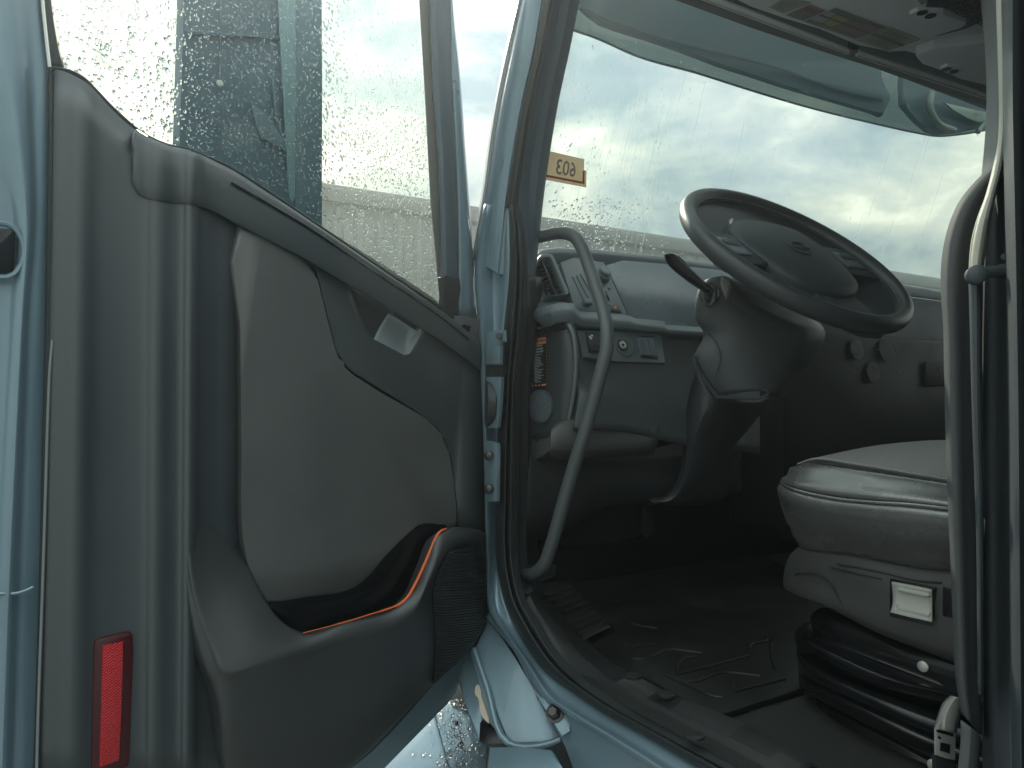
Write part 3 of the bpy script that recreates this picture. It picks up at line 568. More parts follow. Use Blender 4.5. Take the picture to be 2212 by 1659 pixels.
# outer skin of the door below the window
slab('door_shell', drow([(-90,160),(60,175),(110,190),(180,210),(290,300),(330,330),(400,350),(500,395),(700,520),(960,690),(1030,735),(1040,900),(1046,1325),(1008,1418),(1003,1452),(990,1494),(966,1521),(830,1660),(748,1760),(-90,1760)], -.10), dn, .03, M_blue, door, .008)
rowsL = []
DY = (-60, 0, 80, 150, 300, 470, 680, 900, 1290, 1720)
for xs_, w_ in (((95,95,103,112,112,112,109,104,95,84), -.004), ((93,93,101,109,109,108,105,100,91,78), -.013), ((90,90,98,105,104,103,95,87,72,58), -.011), ((84,84,91,97,95,92,80,70,56,42), -.008), ((66,66,68,70,72,76,60,52,38,24), -.006), ((30,30,36,44,58,67,54,44,28,14), .006), ((-10,-10,-2,10,40,57,47,36,18,2), .012), ((-30,-30,-24,-14,18,44,36,24,4,-10), .008), ((-60,-60,-56,-50,-16,30,22,8,-12,-28), -.005), ((-90,-90,-90,-90,-70,-50,-50,-50,-60,-70), -.012), ((-170,)*10, -.05)):
    rowsL.append([D(x, y, w_) for x, y in zip(xs_, DY)])
loft('door_edge', rowsL, M_blue, door, n=6, mm=3, thick=.002)
slab('latch_slot', drow([(-60,488),(26,494),(34,502),(33,540),(31,584),(26,590),(-60,586)], .010), dn, .012, M_gloss, door, .003)
tube('latch_slot_rim', drow([(-60,484),(28,491),(37.5,501),(35.5,586),(28,593),(-60,589)], .009), .0035, M_blue, door, seg=6)
tube('edge_seam', drow([(-60,1292),(0,1283),(40,1281),(60,1274),(72,1268)], .010), .0022, M_blue, door, seg=6)
tube('edge_gasket', drow([(111,160),(111,320),(108,520),(105,700),(100,900),(93,1200),(86,1450),(77,1720)], -.002), .0042, M_rub, door, seg=6)
tube('gasket_lip', drow([(113,735),(108,790),(104,880),(98,1080),(92,1270),(82,1560),(78,1720)], .005), .0022, mat('grey lip', (.24, .26, .26), .5), door, seg=5)
# main trim: vertical mouldings
COLS = [(112,152,78,1700,-.004),(124,152,92,1700,.003),(148,158,128,1700,.010),(168,168,150,1700,.0165),(184,178,168,1700,.0165),(206,199,196,1700,.011),(240,236,235,1700,.008),(290,280,288,1700,.008),(318,299,312,1700,.011),(334,306,326,1700,.0185),(347,311,339,1700,.0195),(372,320,366,1700,.0165),(396,325,388,1700,.0175),(409,329,399,1700,.025),(421,333,411,1700,.0245),(436,338,426,1700,.015),(464,352,458,1700,.007),(500,368,498,1700,.002),(516,377,514,1700,-.008),(540,392,540,1700,-.04),(640,455,640,1700,-.045),(762,532,762,1655,-.045),(870,600,870,1553,-.045),(936,645,936,1478,-.045),(1000,693,1000,1418,-.045),(1045,735,1052,1335,-.045)]
loft('door_trim', [[D(x0+(x1-x0)*t, y0+(y1-y0)*t, w_) for t in (0, .33, .66, 1)] for x0, y0, x1, y1, w_ in COLS], M_trim, door, n=6, mm=3, thick=.003, ang=60)
# upper trim under the window
def topy(x):
    T = [(112,150),(150,158),(178,172),(205,198),(235,230),(265,258),(290,280),(330,305),(370,320),(400,325),(440,340),(500,370),(560,408),(664,477),(810,577),(957,677),(1010,720),(1040,742)]
    for p, q in zip(T, T[1:]):
        if p[0] <= x <= q[0]: return p[1]+(q[1]-p[1])*(x-p[0])/(q[0]-p[0])
def boty(x):
    T = [(284,290),(290,395),(298,415),(317,427),(363,435),(417,440),(467,457),(517,485),(600,527),(664,560),(744,608),(829,656),(920,712),(1002,770),(1041,800)]
    for p, q in zip(T, T[1:]):
        if p[0] <= x <= q[0]: return p[1]+(q[1]-p[1])*(x-p[0])/(q[0]-p[0])
UC = [(286,.018),(300,.018),(318,.019),(334,.026),(347,.027),(372,.024),(396,.025),(409,.032),(421,.032),(436,.025),(460,.022),(500,.021),(560,.021),(640,.022),(720,.023),(810,.024),(900,.024),(960,.024),(1010,.022),(1040,.018)]
ur = []
for x, w_ in UC:
    tx = x+ (6 if x < 300 else 0); yt, yb = topy(tx)-1, boty(x)
    ur.append([D(tx, yt, w_-.02), D(tx, yt, w_-.004), D(x, yt+(yb-yt)*.12, w_), D(x, yt+(yb-yt)*.8, w_), D(x, yb, w_-.004), D(x, yb+1, w_-.022)])
loft('upper_trim', ur, M_trim, door, n=2, mm=3, thick=.002, ang=32)
tube('window_strip', drow([(500,394),(560,428),(664,490),(810,589),(957,689),(1012,733)], .026), .0022, M_gloss, door, seg=6)
tube('window_seal', drow([(112,148),(150,155),(178,169),(205,195),(235,227),(265,255),(290,277),(330,302),(370,317),(400,322),(440,337),(500,365),(560,402),(664,472),(810,571),(957,671),(1000,708)], .0), .0035, M_rub, door, seg=6)
# soft insert
INS = [(518,487),(519,700),(522,1000),(522,1130),(530,1195),(545,1245),(575,1303),(664,1294),(765,1275),(789,1258),(829,1212),(885,1156),(904,1141),(984,1141),(986,1120),(984,1078),(973,995),(962,950),(946,925),(888,885),(765,811),(752,800),(738,785),(728,765),(717,728),(706,685),(690,620),(681,588),(640,548),(570,512)]
slab('soft_insert', crspl(drow(INS, .012), 2, True), dn, .055, M_soft, door, .006, segs=3, ang=50)
MP = [(682,574),(689,605),(699,650),(716,718),(727,758),(737,780),(752,795),(765,806),(888,880),(947,920),(964,947),(975,993),(986,1076),(989,1145),(1030,1146),(1051,1150),(1051,900),(1048,790),(1041,760),(1004,745),(930,703),(919,716),(908,735),(896,756),(886,769),(873,772),(806,732),(790,722),(780,708),(766,675),(757,648),(748,612),(741,585)]
slab('mid_panel', drow(MP, .004), dn, .05, M_trim, door, .004, segs=3, ang=50)
loft('pull_cup', [drow([(744,590,-.03),(752,630,-.003),(760,660,-.003),(772,694,-.003),(784,720,-.003),(807,737,-.003)]), drow([(800,600,-.05),(800,640,-.03),(805,660,-.026),(812,690,-.024),(816,712,-.02),(820,745,-.02)]), drow([(860,620,-.05),(850,660,-.045),(850,670,-.042),(850,690,-.04),(850,715,-.04),(850,760,-.03)])], M_trim, door, n=3, mm=3, thick=.003)
loft('pull_cup_face', [drow([(806,737,-.001),(838,755,-.001),(862,769,-.001),(880,774,-.001),(890,768,-.001),(900,752,-.002),(915,724,-.002)]), drow([(815,716,-.012),(845,735,-.014),(862,750,-.016),(876,752,-.018),(884,745,-.018),(895,732,-.014),(910,712,-.012)]), drow([(838,678,-.035),(860,690,-.038),(872,698,-.038),(884,706,-.036),(892,711,-.03),(902,716,-.026),(914,705,-.02)])], M_lite, door, n=4, mm=4, thick=.003)
# map pocket
LIP = [(521,860),(522,1090),(530,1195),(545,1240),(572,1295),(610,1343),(655,1367),(740,1345),(860,1308),(885,1285),(920,1212),(945,1155),(965,1143),(1010,1140),(1040,1146)]
CRS = [(408,860),(407,1100),(409,1239),(433,1339),(458,1400),(483,1453),(560,1437),(740,1392),(855,1360),(895,1325),(925,1262),(950,1222),(975,1190),(1010,1176),(1046,1172)]
BOT = [(398,860),(398,1100),(398,1250),(415,1355),(434,1430),(455,1480),(520,1700),(640,1700),(762,1652),(850,1567),(905,1508),(945,1470),(985,1430),(1023,1390),(1053,1335)]
lw = [-.07,-.04,-.006,.016,.034,.048,.055,.058,.06,.06,.06,.06,.058,.05,.035]
cw = [.004,.0185,.030,.040,.050,.062,.070,.074,.076,.078,.078,.076,.07,.06,.04]
bw = [-.006,.006,.018,.030,.034,.040,.030,.030,.028,.026,.024,.022,.02,.016,.012]
lipr = [D(x, y, w_) for (x, y), w_ in zip(LIP, lw)]; crsr = [D(x, y, w_) for (x, y), w_ in zip(CRS, cw)]; botr = [D(x, y, w_) for (x, y), w_ in zip(BOT, bw)]
m1_ = [p*.88+q*.12+dn*.006 for p, q in zip(lipr, crsr)]; m2_ = [p*.12+q*.88+dn*.003 for p, q in zip(lipr, crsr)]; m3_ = [p*.88+q*.12 for p, q in zip(crsr, botr)]
m4_ = [p*.1+q*.9+dn*.006 for p, q in zip(crsr, botr)]
pk = loft('map_pocket', [[p-dn*.03+V((0, 0, -.012)) for p in lipr], lipr, m1_, m2_, crsr, m3_, m4_, botr, [p-dn*.05 for p in botr]], M_trim2, door, n=7, mm=3, ang=60)
LB = [(572,1306),(600,1301),(664,1290),(765,1270),(789,1253),(829,1206),(885,1150),(904,1135),(962,1134)]
LL = [(600,1345),(640,1385),(690,1390),(770,1370),(850,1345),(890,1320),(925,1250),(960,1190),(990,1160)]
loft('pocket_shade_liner', [drow(LB, .014), drow(LB, .0155), drow(lerp2(LB, LL, .5), .012), drow(LL, .014), drow(LL, .05)], M_gloss, door, n=4, mm=2, thick=.001)  # black sheet painting the shade on the pocket's back wall
tube('orange_piping', [D(x, y, .0605) for x, y in ((655,1367.5),(700,1356),(740,1345.5),(800,1327),(845,1313),(862,1306),(874,1297),(885,1284))], [.0009]*2+[.0013]*2+[.002, .0026, .003, .003], M_orange, door, seg=8)
tube('orange_piping', [D(x, y, .061) for x, y in ((885,1284),(900,1256),(920,1212),(938,1170),(946,1154),(954,1146),(964,1142))], [.003]*5+[.0024, .0018], M_orange, door, seg=8)
GR = [(971,1192),(985,1184),(1040,1177),(1045,1200),(1050,1260),(1052,1325),(1046,1350),(1010,1405),(938,1478),(941,1430),(942,1350),(938,1290),(938,1260),(955,1218)]
GW = [(.072),(.068),(.044),(.042),(.035),(.022),(.024),(.030),(.036),(.042),(.056),(.067),(.072),(.074)]
gL = [(971,1192,.073),(955,1222,.076),(939,1262,.076),(940,1340,.066),(941,1420,.050),(938,1477,.040)]
gR = [(1040,1178,.046),(1046,1205,.044),(1050,1260,.038),(1052,1318,.028),(1042,1362,.024),(1000,1417,.028)]
gA = [(a_[0]*.62+b_[0]*.38, a_[1]*.62+b_[1]*.38, a_[2]*.62+b_[2]*.38+.006) for a_, b_ in zip(gL, gR)]; gB = [(a_[0]*.3+b_[0]*.7, a_[1]*.3+b_[1]*.7, a_[2]*.3+b_[2]*.7+.006) for a_, b_ in zip(gL, gR)]
oz = lambda l, o_: [(x, y, w_+o_) for x, y, w_ in l]
loft('speaker_grille', [drow(oz(gL, -.012)), drow(oz(gL, .006)), drow(oz(gA, .008)), drow(oz(gB, .008)), drow(oz(gR, .006)), drow(oz(gR, -.012))], M_grille, door, n=4, mm=2, thick=.001)
# duct cup at the hinge edge
dc = disc('duct_cup', D(1050, 872, .055), (dn*.55 - Dd*.85), .045, .016, M_dark, door, seg=28, bev=.12)
disc('duct_cup_centre', D(1050, 872, .055)+(dn*.55-Dd*.85).normalized()*.016, (dn*.55 - Dd*.85), .032, .006, M_gloss, dc, seg=24, bev=.3)
# red reflector
rf = slab('red_reflector', drow([(203,1394),(206,1385),(214,1380),(275,1366),(284,1367),(288,1374),(288,1400),(281,1645),(278,1656),(270,1661),(200,1677),(197,1668)], .016), dn, .012, M_redf, door, .004)
slab('reflector_lens', drow([(222,1395),(267,1386),(263,1515),(258,1643),(215,1659),(219,1525)], .0185), dn, .004, M_red, rf, .0015)
# window frame and glass
q0 = [(905,-60),(906,0),(918,200),(930,432),(942,560),(953,672)]; q1 = [(929,-60),(930,0),(939,200),(952,442),(955,560),(955,672)]
q2 = [(975,-60),(977,0),(994,180),(1006,350),(1020,550),(1027,684)]; qb = [(972,-60),(970,0),(975,180),(984,350),(989,550),(989,684)]
loft('window_frame', [drow(q1, -.03), drow(q1, -.002), drow(lerp2(q1, qb, .25), .006), drow(lerp2(q1, qb, .75), .004), drow(qb, -.004), drow(qb, -.02)], M_pil, door, n=5, mm=2, thick=.002)
loft('frame_skin', [drow(qb, -.012), drow(lerp2(qb, q2, .4), -.008), drow(lerp2(qb, q2, .85), -.012), drow(q2, -.022), drow(q2, -.06)], M_blue, door, n=5, mm=2, thick=.002)
slab('glass_frit', drow([p for p in q0]+[p for p in q1[::-1]], -.0275), dn, .001, M_pgrey, door, 0)
u0 = [(108,-60),(109,0),(119,75),(135,153)]; u1 = [(95,-60),(95,0),(103,75),(115,148)]
loft('rear_frame', [drow(u0, -.03), drow(u0, -.004), drow(u1, -.002), drow(u1, -.03)], M_rub, door, n=5, mm=2, thick=.002)
tube('frame_reveal', drow([(92,-60),(92,0),(99,75),(107,146)], .0), .0024, MATS['chrome edge'], door, seg=6)
slab('frame_boot', drow([(958,598),(965,594),(994,600),(997,626),(990,660),(981,680),(972,690),(957,677),(962,640)], .012), dn, .02, M_dark, door, .003)
slab('mirror_patch', drow([(984,681),(1020,687),(1046,691),(1047,737),(1034,737),(1013,723),(977,694)], .010), dn, .02, mat('mauve grey plastic', (.10, .095, .10), .5), door, .003)
slab('patch_hole', drow([(999,702),(1004,701),(1018,704),(1013,722),(998,712)], .0105), dn, .004, M_gloss, door, .001)
GL = [(112,-60),(113,0),(120,75),(134,153),(150,166),(178,182),(205,206),(235,240),(265,268),(290,290),(330,315),(400,336),(500,378),(664,488),(810,588),(945,680),(956,672),(954,442),(932,0),(931,-60)]
gls = slab('window_glass', drow(GL, -.03), dn, .004, M_dglass, door, 0)
bm = bmesh.new(); n_ = 0
while n_ < 7200:
    x, y = random.uniform(112, 955), random.uniform(-15, 680)
    if not inside((x, y), GL): continue
    if x < 400: pr, rr = .22, (.0012, .0018, .0026, .0034)
    elif x < 690: pr, rr = .45, (.0010, .0012, .0015, .0019)
    elif x < 760: pr, rr = .5, (.0012, .0015, .0019, .0024)
    else: pr, rr = .35+.65*max(0, min(1, (y-150)/250)), (.0011, .0014, .0017, .0021)
    if x > 915: pr = 1
    if random.random() > pr: continue
    n_ += 1; r = random.choice(rr)*random.uniform(.65, 1.05)
    drops_bm(bm, D(x, y, -.0345), -dn, r, (random.uniform(1, 1.45), random.uniform(.75, 1.05), .55))
tag(link('raindrop', bm, M_water, gls), kind='stuff')
a, b = D(*a0((728, 352))[0], -.029), D(*a0((592, 283))[0], -.029)
text('glass_lettering', 'VOLVO', a, (b-a)/3.9, V((0, 0, .019)), mat('dark glass print', (.05, .08, .12), .5), gls)
for k, (p, q) in enumerate((((700,385),(560,300)), ((690,415),(585,350)), ((735,452),(600,380)), ((725,470),(620,415)))):
    a, b = D(*a0(p)[0], -.029), D(*a0(q)[0], -.029)
    text('glass_marking', ('TEMPERED', 'DOT 24', 'AS 2 M 502', '43R 001')[k], a, (b-a)/5.2, V((0, 0, .0065)), mat('pale glass print', (.25, .33, .32), .6), gls)
a_, b_ = a0((710, 375), (755, 395), (757, 435), (708, 415)), 0
tube('glass_emblem', [D(*p, -.029) for p in a_], .0004, MATS['pale glass print'], gls, seg=4, n=1, closed=True)
# outside mirror seen through the glass
MW = -.20
mh = slab('mirror_housing', drow([(398,-80),(397,0),(392,170),(387,330),(385,500),(692,660),(695,500),(696,200),(697,-80)], MW), dn, .04, M_mirror, door, .006)
slab('mirror_rim', drow([(638,-80),(638,300),(638,640),(691,655),(693,300),(694,-80)], MW+.006), dn, .02, mat('mirror rim', (.14, .21, .27), .3, var=.1), mh, .004)
slab('mirror_highlight', drow([(598,-80),(604,60),(612,200),(620,330),(626,425),(632,438),(638,425),(639,200),(639,-80)], MW+.009), dn, .004, M_mhigh, mh, .002)  # pale strip painting a reflection highlight in the mirror
tube('mirror_line', drow([(402,70),(480,75),(636,84)], MW+.005), .0035, MATS['mirror rim'], mh, seg=6)
tube('mirror_line', drow([(588,160),(600,260),(622,330),(628,345)], MW+.005), .003, MATS['mirror rim'], mh, seg=6)
tube('cable_reflection', drow([(476,-80),(477,60),(475,170)], MW+.006), .0016, MATS['mirror rim'], mh, seg=5)  # thin tube drawing the reflection of a cable
disc('reflected_spot', D(474, 181, MW+.004), dn, .006, .005, M_white, mh)  # white disc painting a bright spot reflected in the mirror, no lamp
slab('mirror_bracket', drow([(541,222),(575,245),(612,300),(628,345),(618,325),(565,298),(552,262)], MW+.007), dn, .004, MATS['mirror rim'], mh, .001)
# ---------------------------------------------------------------- DASHBOARD
dash = thing('dashboard', 'dark grey dashboard with air vent, switch panel and warning label behind the grab handle', 'dashboard', (.9, 1.4, FZ))
fn = FP.n
# top pad running into the windscreen base
TE = [(1152,592),(1156,572),(1163,556),(1175,547),(1200,542),(1250,543),(1300,545),(1346,550),(1447,560),(1533,573),(1640,583)]
te = row(FP, TE); far = [V((1.15, 1.36, te[-1].z+.010)), V((1.7, 1.37, te[-1].z+.012)), V((2.24, 1.40, te[-1].z))]
te += far
back = [V((p.x+.02, min(1.62, wy(max(.07, p.x), 2.2)-.03), p.z-.05)) for p in te]
loft('top_pad', [[p+V((0, .004, -.04)) for p in te], [p+V((0, -.002, -.008)) for p in te], [p+V((0, .006, .004)) for p in te], [p+V((0, .035, .006)) for p in te], back], M_dash, dash, n=4, mm=2, thick=.004)
# raked face under the pad, over the whole width
slab('upper_face', row(FP, [(1150,596,-.015),(1160,560,-.015),(1240,547,-.015),(1346,555,-.015),(1447,565,-.015),(1640,592,-.015),(1700,720,-.015),(1432,720,-.015),(1300,700,-.015),(1180,680,-.015)]), fn, .05, M_dash, dash, .003)
box('passenger_face', (1.0, 1.36, 1.95), (2.235, 1.46, te[-1].z-.02), M_dlow, dash, .02)
tube('dash_chrome_strip', [V((.95, 1.355, te[-1].z-.028)), V((1.6, 1.355, te[-1].z-.026)), V((2.235, 1.36, te[-1].z-.028))], .003, mat('satin strip', (.35, .38, .4), .35), dash, seg=6)
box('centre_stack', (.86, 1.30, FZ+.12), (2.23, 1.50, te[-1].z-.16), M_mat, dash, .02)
# cluster glass
slab('instrument_cluster', row(FP, [(1309,572,.004),(1346,562,.004),(1447,571,.004),(1600,588,.004),(1640,640,.004),(1640,712,.004),(1515,706,.004),(1434,700,.004),(1432,694,.004),(1371,688,.004),(1360,682,.004)]), fn, .02, M_dash2, dash, .002)
cl = slab('lamp_switch_panel', row(FP, [(1211,566,.006),(1240,556,.006),(1305,566,.006),(1357,682,.006),(1246,671,.006),(1238,655,.006)]), fn, .02, M_dash, dash, .002)
kn = disc('lamp_switch', FP(1299, 597, .006), fn, .020, .014, M_dash, dash, seg=24)
disc('switch_cap', FP(1299, 597, .006)+fn*.0142, fn, .014, .006, M_dash2, kn, seg=20)
for c_, nm in (((1316, 624), 'indicator_hole'),): disc(nm, FP(*c_, .0065), fn, .0034, .0012, M_print, cl, seg=10)
slab('dimmer_slot', row(FP, [(1305,629,.0075),(1309,629,.0075),(1318,648,.0075),(1313,648,.0075)]), fn, .002, M_gloss, cl, .0005)
tube('dimmer_edge', row(FP, [(1309,629,.008),(1317,648,.008)]), .0008, M_print, cl, seg=5)
slab('warning_switch', row(FP, [(1317,657,.009),(1335,658,.009),(1343,674,.009),(1318,672,.009)]), fn, .006, M_dark, cl, .001)
slab('amber_mark', row(FP, [(1326,662,.0097),(1330,661,.0097),(1333,667,.0097),(1326,667,.0097)]), fn, .0006, mat('amber print', (.5, .22, .08), .5), cl, 0)
for p_, q_ in (((1246,596),(1276,652)), ((1238,598),(1262,650)), ((1254,592),(1283,640))): tube('panel_groove', row(FP, [(*p_, .007), (*q_, .007)]), .0022, M_dash2, cl, seg=5)
slab('panel_tab', row(FP, [(1262,644,.016),(1279,645,.016),(1281,655,.016),(1264,655,.016)]), fn, .012, M_dash, cl, .002)
# vent
VO = [(1153,575),(1157,562),(1164,554),(1176,552),(1187,553),(1194,560),(1227,637),(1222,644),(1200,646),(1184,646),(1180,640)]
VI = [(1160,576),(1163,565),(1169,561),(1179,558),(1187,559),(1190,563),(1220,633),(1219,637),(1200,638),(1187,639),(1185,637)]
vo, vi = row(FP, [(*p, .002) for p in VO]), row(FP, [(*p, .012) for p in VI])
vent = loft('air_vent', [[p-fn*.03 for p in vo], vo, [p*.6+q*.4+fn*.008 for p, q in zip(vo, vi)], [p*.15+q*.85+fn*.003 for p, q in zip(vo, vi)], [p-fn*.004 for p in vi], [p-fn*.03 for p in vi]], M_dash, dash, n=1, mm=2, thick=.001)
slab('vent_cavity', row(FP, [(*p, -.006) for p in VI]), fn, .01, M_dlow, vent, 0)
ql, qr = [(1162, 572), (1186, 636)], [(1190, 566), (1219, 633)]
for i in range(8):
    t = (i+.6)/8; L_ = (ql[0][0]+(ql[1][0]-ql[0][0])*t, ql[0][1]+(ql[1][1]-ql[0][1])*t); R__ = (qr[0][0]+(qr[1][0]-qr[0][0])*t, qr[0][1]+(qr[1][1]-qr[0][1])*t)
    a, b = FP(*L_, .003), FP(*R__, .003); c = (a+b)/2 + fn*.006
    P = crspl([a, c, b], 4); loft('vent_slat', [P, [p+V((0, .012, .001)) for p in P]], M_dlow, vent, n=1, thick=.0008)
loft('vent_divider', [row(FP, [(1172,564,.011),(1200,637,.011)]), row(FP, [(1172,564,.0),(1200,637,.0)])], M_dash, vent, n=1, thick=.0022)
# ledge below the vent and cluster
def st(pts, dy): return [FP(x, y)+V((0, dy, 0)) for x, y in pts]
LT = [(1150,676),(1162,669),(1187,662),(1213,655),(1238,657),(1244,668),(1252,674),(1291,677),(1358,683),(1371,689),(1432,695),(1436,702),(1515,708),(1620,716)]
LM = [(1155,690),(1168,684),(1190,676),(1214,671),(1240,672),(1248,684),(1256,690),(1295,693),(1360,698),(1373,703),(1433,708),(1440,713),(1518,718),(1620,726)]
LB_ = [(1172,704),(1180,703),(1196,698),(1214,694),(1238,696),(1250,701),(1260,703),(1298,705),(1362,709),(1375,712),(1436,716),(1446,720),(1520,724),(1620,732)]
def led(l, ys_): return [Y(yy)(x, y) for (x, y), yy in zip(l, ys_)]
yt = [1.26, 1.25]+[1.235]*12; yf = [1.25, 1.24]+[1.215]*12
lt, lm, lb = led(LT, yt), led(LM, yf), led(LB_, yf)
loft('dash_ledge', [[p+V((0, .10, .03)) for p in lt], [p+V((0, .012, .001)) for p in lt], lt, [p+V((0, -.004, -.004)) for p in lt], lm, lb, [p+V((0, .006, -.003)) for p in lb], [p+V((0, .06, -.002)) for p in lb]], M_dash, dash, n=1, mm=2, thick=.003, ang=40)
# lower dash faces: side panel facing the door, corner, front
LD0 = [(1118,700),(1118,800),(1118,880),(1120,960)]; LD1 = [(1150,702),(1150,800),(1150,880),(1150,945)]
side = Plane((.10, 1.25, 2), (-1, -.22, 0))
loft('lower_dash', [[side(1120, y)+V((.0, .05, 0)) for y in (690, 780, 870, 960)], [side(1140, y) for y in (690, 780, 870, 950)], [side(1200, y) for y in (690, 780, 870, 940)], [side(x, y) for x, y in ((1217,690),(1226,780),(1222,870),(1214,930))], [side(x, y)+V((.012, .0, 0)) for x, y in ((1224,690),(1235,780),(1231,870),(1223,926))], [SP(x, y, -.006) for x, y in ((1240,702),(1256,790),(1250,870),(1240,926))], [SP(x, y, -.006) for x, y in ((1340,706),(1346,800),(1342,870),(1340,930))], [SP(x, y, -.006) for x, y in ((1480,716),(1484,800),(1480,890),(1470,960))], [SP(x, y, -.02) for x, y in ((1640,720),(1640,810),(1640,900),(1640,980))]], M_dlow, dash, n=4, mm=3, thick=.004, ang=60)
sn = side.n
tube('corner_moulding', [side(x, y, .004)+V((.004, 0, 0)) for x, y in ((1224,702),(1232,715),(1239,750),(1240,800),(1234,860),(1222,922))], .005, M_dash, dash, seg=8)
slab('under_ledge_cup', [side(x, y, .005) for x, y in ((1172,700),(1182,712),(1200,716),(1218,712),(1230,704),(1222,696),(1190,700))], sn, .01, M_dark, dash, .003)
spk = disc('round_speaker', side(1170, 878, .004), sn, .034, .008, M_dash, dash, seg=28, bev=.2)
bm = bmesh.new(); c = side(1170, 878, .0125); u = V((sn.y, -sn.x, 0)).normalized()
if u.y > 0: u = -u
for i in range(8):
    s_ = (i-3.5)/4.2*.026; h = math.sqrt(max(0, .027**2-s_**2))
    dirv = (V((0, 0, 1))*.86+u*.5).normalized(); off = (u*.86-V((0, 0, 1))*.5)*s_
    tube_bm([c+off-dirv*h, c+off+dirv*h], .0018, 5, 1, bm=bm)
link('speaker_bars', bm, M_dash2, spk)
for k in range(9):
    an = math.pi*(.95+k*.09); disc('speaker_dot', c+(u*math.cos(an)+V((0, 0, 1))*math.sin(an))*.030, sn, .0022, .001, M_dash2, spk, seg=8)
# warning label
def SL(x, y, w_=.0): return side(*gw((x, y))[0], w_)
lab = slab('warning_label', [SL(*p, .0085) for p in ((222,290),(625,195),(650,1470),(240,1520))], sn, .0008, M_lblk, dash, 0)
slab('label_header', [SL(*p, .0092) for p in ((228,310),(600,232),(612,395),(240,458))], sn, .0003, M_label, lab, 0)
a, b, c = SL(250, 425, .0097), SL(585, 352, .0097), SL(250, 305, .0097)
text('label_lettering', '\u25b2WARNING' if False else 'WARNING', SL(305, 400, .0097), (b-SL(305, 400, .0097))/4.35, (c-a)/1.05, M_lblk, lab, bold=.012)
slab('label_triangle', [SL(*p, .0097) for p in ((250,420),(295,412),(270,340))], sn, .0003, M_lblk, lab, 0)
for s_, y0, x0, x1 in (('HANDHOLDS FOR', 505, 310, 525), ('ENTERING AND EXITING', 595, 262, 575), ('TO AVOID SERIOUS INJURY', 670, 248, 592)):
    a, b = SL(x0, y0, .0097), SL(x1, y0-(x1-x0)*.19, .0097); n_em = {13: 8.9, 20: 13.2, 23: 14.6}[len(s_)]
    text('label_lettering', s_, a, (b-a)/n_em, SL(x0, y0-62, .0097)-a, M_white, lab, bold=.015)
bm = bmesh.new()
for i in range(19):
    y = 712+i*38.5; x0 = 278+(i % 4 != 0)*14+i*1.5; x1 = 430+random.uniform(20, 120)
    if i in (1, 9, 17): x1 = x0+90
    P = [SL(x0, y, .0097), SL(x1, y-(x1-x0)*.13, .0097), SL(x1, y-(x1-x0)*.13-13, .0097), SL(x0, y-13, .0097)]
    bm.faces.new([bm.verts.new(p) for p in P])
tag(link('label_print', bm, mat('label faint print', (.55, .58, .58), .6), lab, smooth=False), kind='stuff')
bm = bmesh.new()
for i in range(14):
    y = 330+i*86; P = [(606,y),(622,y+10),(636,y+48),(620,y+36)]; P = [(px_+i*1.2, py_-60) for px_, py_ in P]; bm.faces.new([bm.verts.new(SL(*p, .0097)) for p in P])
    P = [(218,y+60),(228,y+72),(238,y+104),(226,y+94)]; P = [(px_+i*1.2, py_-30) for px_, py_ in P]
    if P[2][1] < 1450: bm.faces.new([bm.verts.new(SL(*p, .0097)) for p in P])
for i in range(5): x = 262+i*72; y = 272-i*16; bm.faces.new([bm.verts.new(SL(*p, .0097)) for p in ((x,y),(x+28,y-8),(x+40,y-22),(x+14,y-14))])
for i in range(3): x = 238+i*82; y = 1462-i*2; bm.faces.new([bm.verts.new(SL(*p, .0097)) for p in ((x,y),(x+34,y+2),(x+62,y+32),(x+28,y+40))])
bm.faces.new([bm.verts.new(SL(*p, .0097)) for p in ((478,1448),(600,1432),(620,1470),(510,1486))])
tag(link('label_hatching', bm, M_label, lab, smooth=False), kind='stuff')
# switch panel
sw = slab('switch_panel', row(SP, [(1246,712,.002),(1428,718,.002),(1438,786,.002),(1330,780,.002),(1260,773,.002)]), SP.n, .02, M_dash, dash, .003)
def gsp(pts, w_): return [SP(*p, w_) for p in g(*pts)]
rk = slab('rocker_switch', gsp(((755,1165),(915,1170),(925,1410),(805,1410)), .007), SP.n, .012, M_dark, sw, .0015)
slab('rocker_paddle', gsp(((772,1178),(900,1182),(912,1330),(800,1330)), .0095), SP.n, .005, M_dlow, sw, .001)
slab('rocker_paddle', gsp(((802,1338),(912,1338),(918,1402),(818,1400)), .011), SP.n, .006, M_dark, sw, .001)
for p_ in ((800, 1222), (826, 1205), (815, 1240)): disc('rocker_symbol', SP(*g(p_)[0], .0105), SP.n, .0022, .0006, M_white, sw, seg=10)
ig = disc('ignition_lock', SP(*g((1222, 1335))[0], .001), SP.n, .024, .005, M_dash, sw, seg=28)
disc('lock_ring', SP(*g((1205, 1322))[0], .006), SP.n, .0135, .006, M_bolt, sw, seg=24, bev=.3)
disc('lock_barrel', SP(*g((1208, 1322))[0], .012), SP.n, .0085, .003, M_chrome, sw, seg=20, bev=.35)
disc('key_slot', SP(*g((1212, 1322))[0], .015), SP.n, .0028, .001, M_gloss, sw, seg=10)
slab('blank_recess', gsp(((1395,1200),(1600,1205),(1655,1500),(1440,1480)), .0035), SP.n, .004, M_dark, sw, .001)
for q_ in (((1410,1222),(1515,1226),(1555,1452),(1452,1440)), ((1522,1226),(1600,1228),(1645,1458),(1562,1452))): slab('blank_switch', gsp(q_, .010), SP.n, .008, M_dash, sw, .0015)
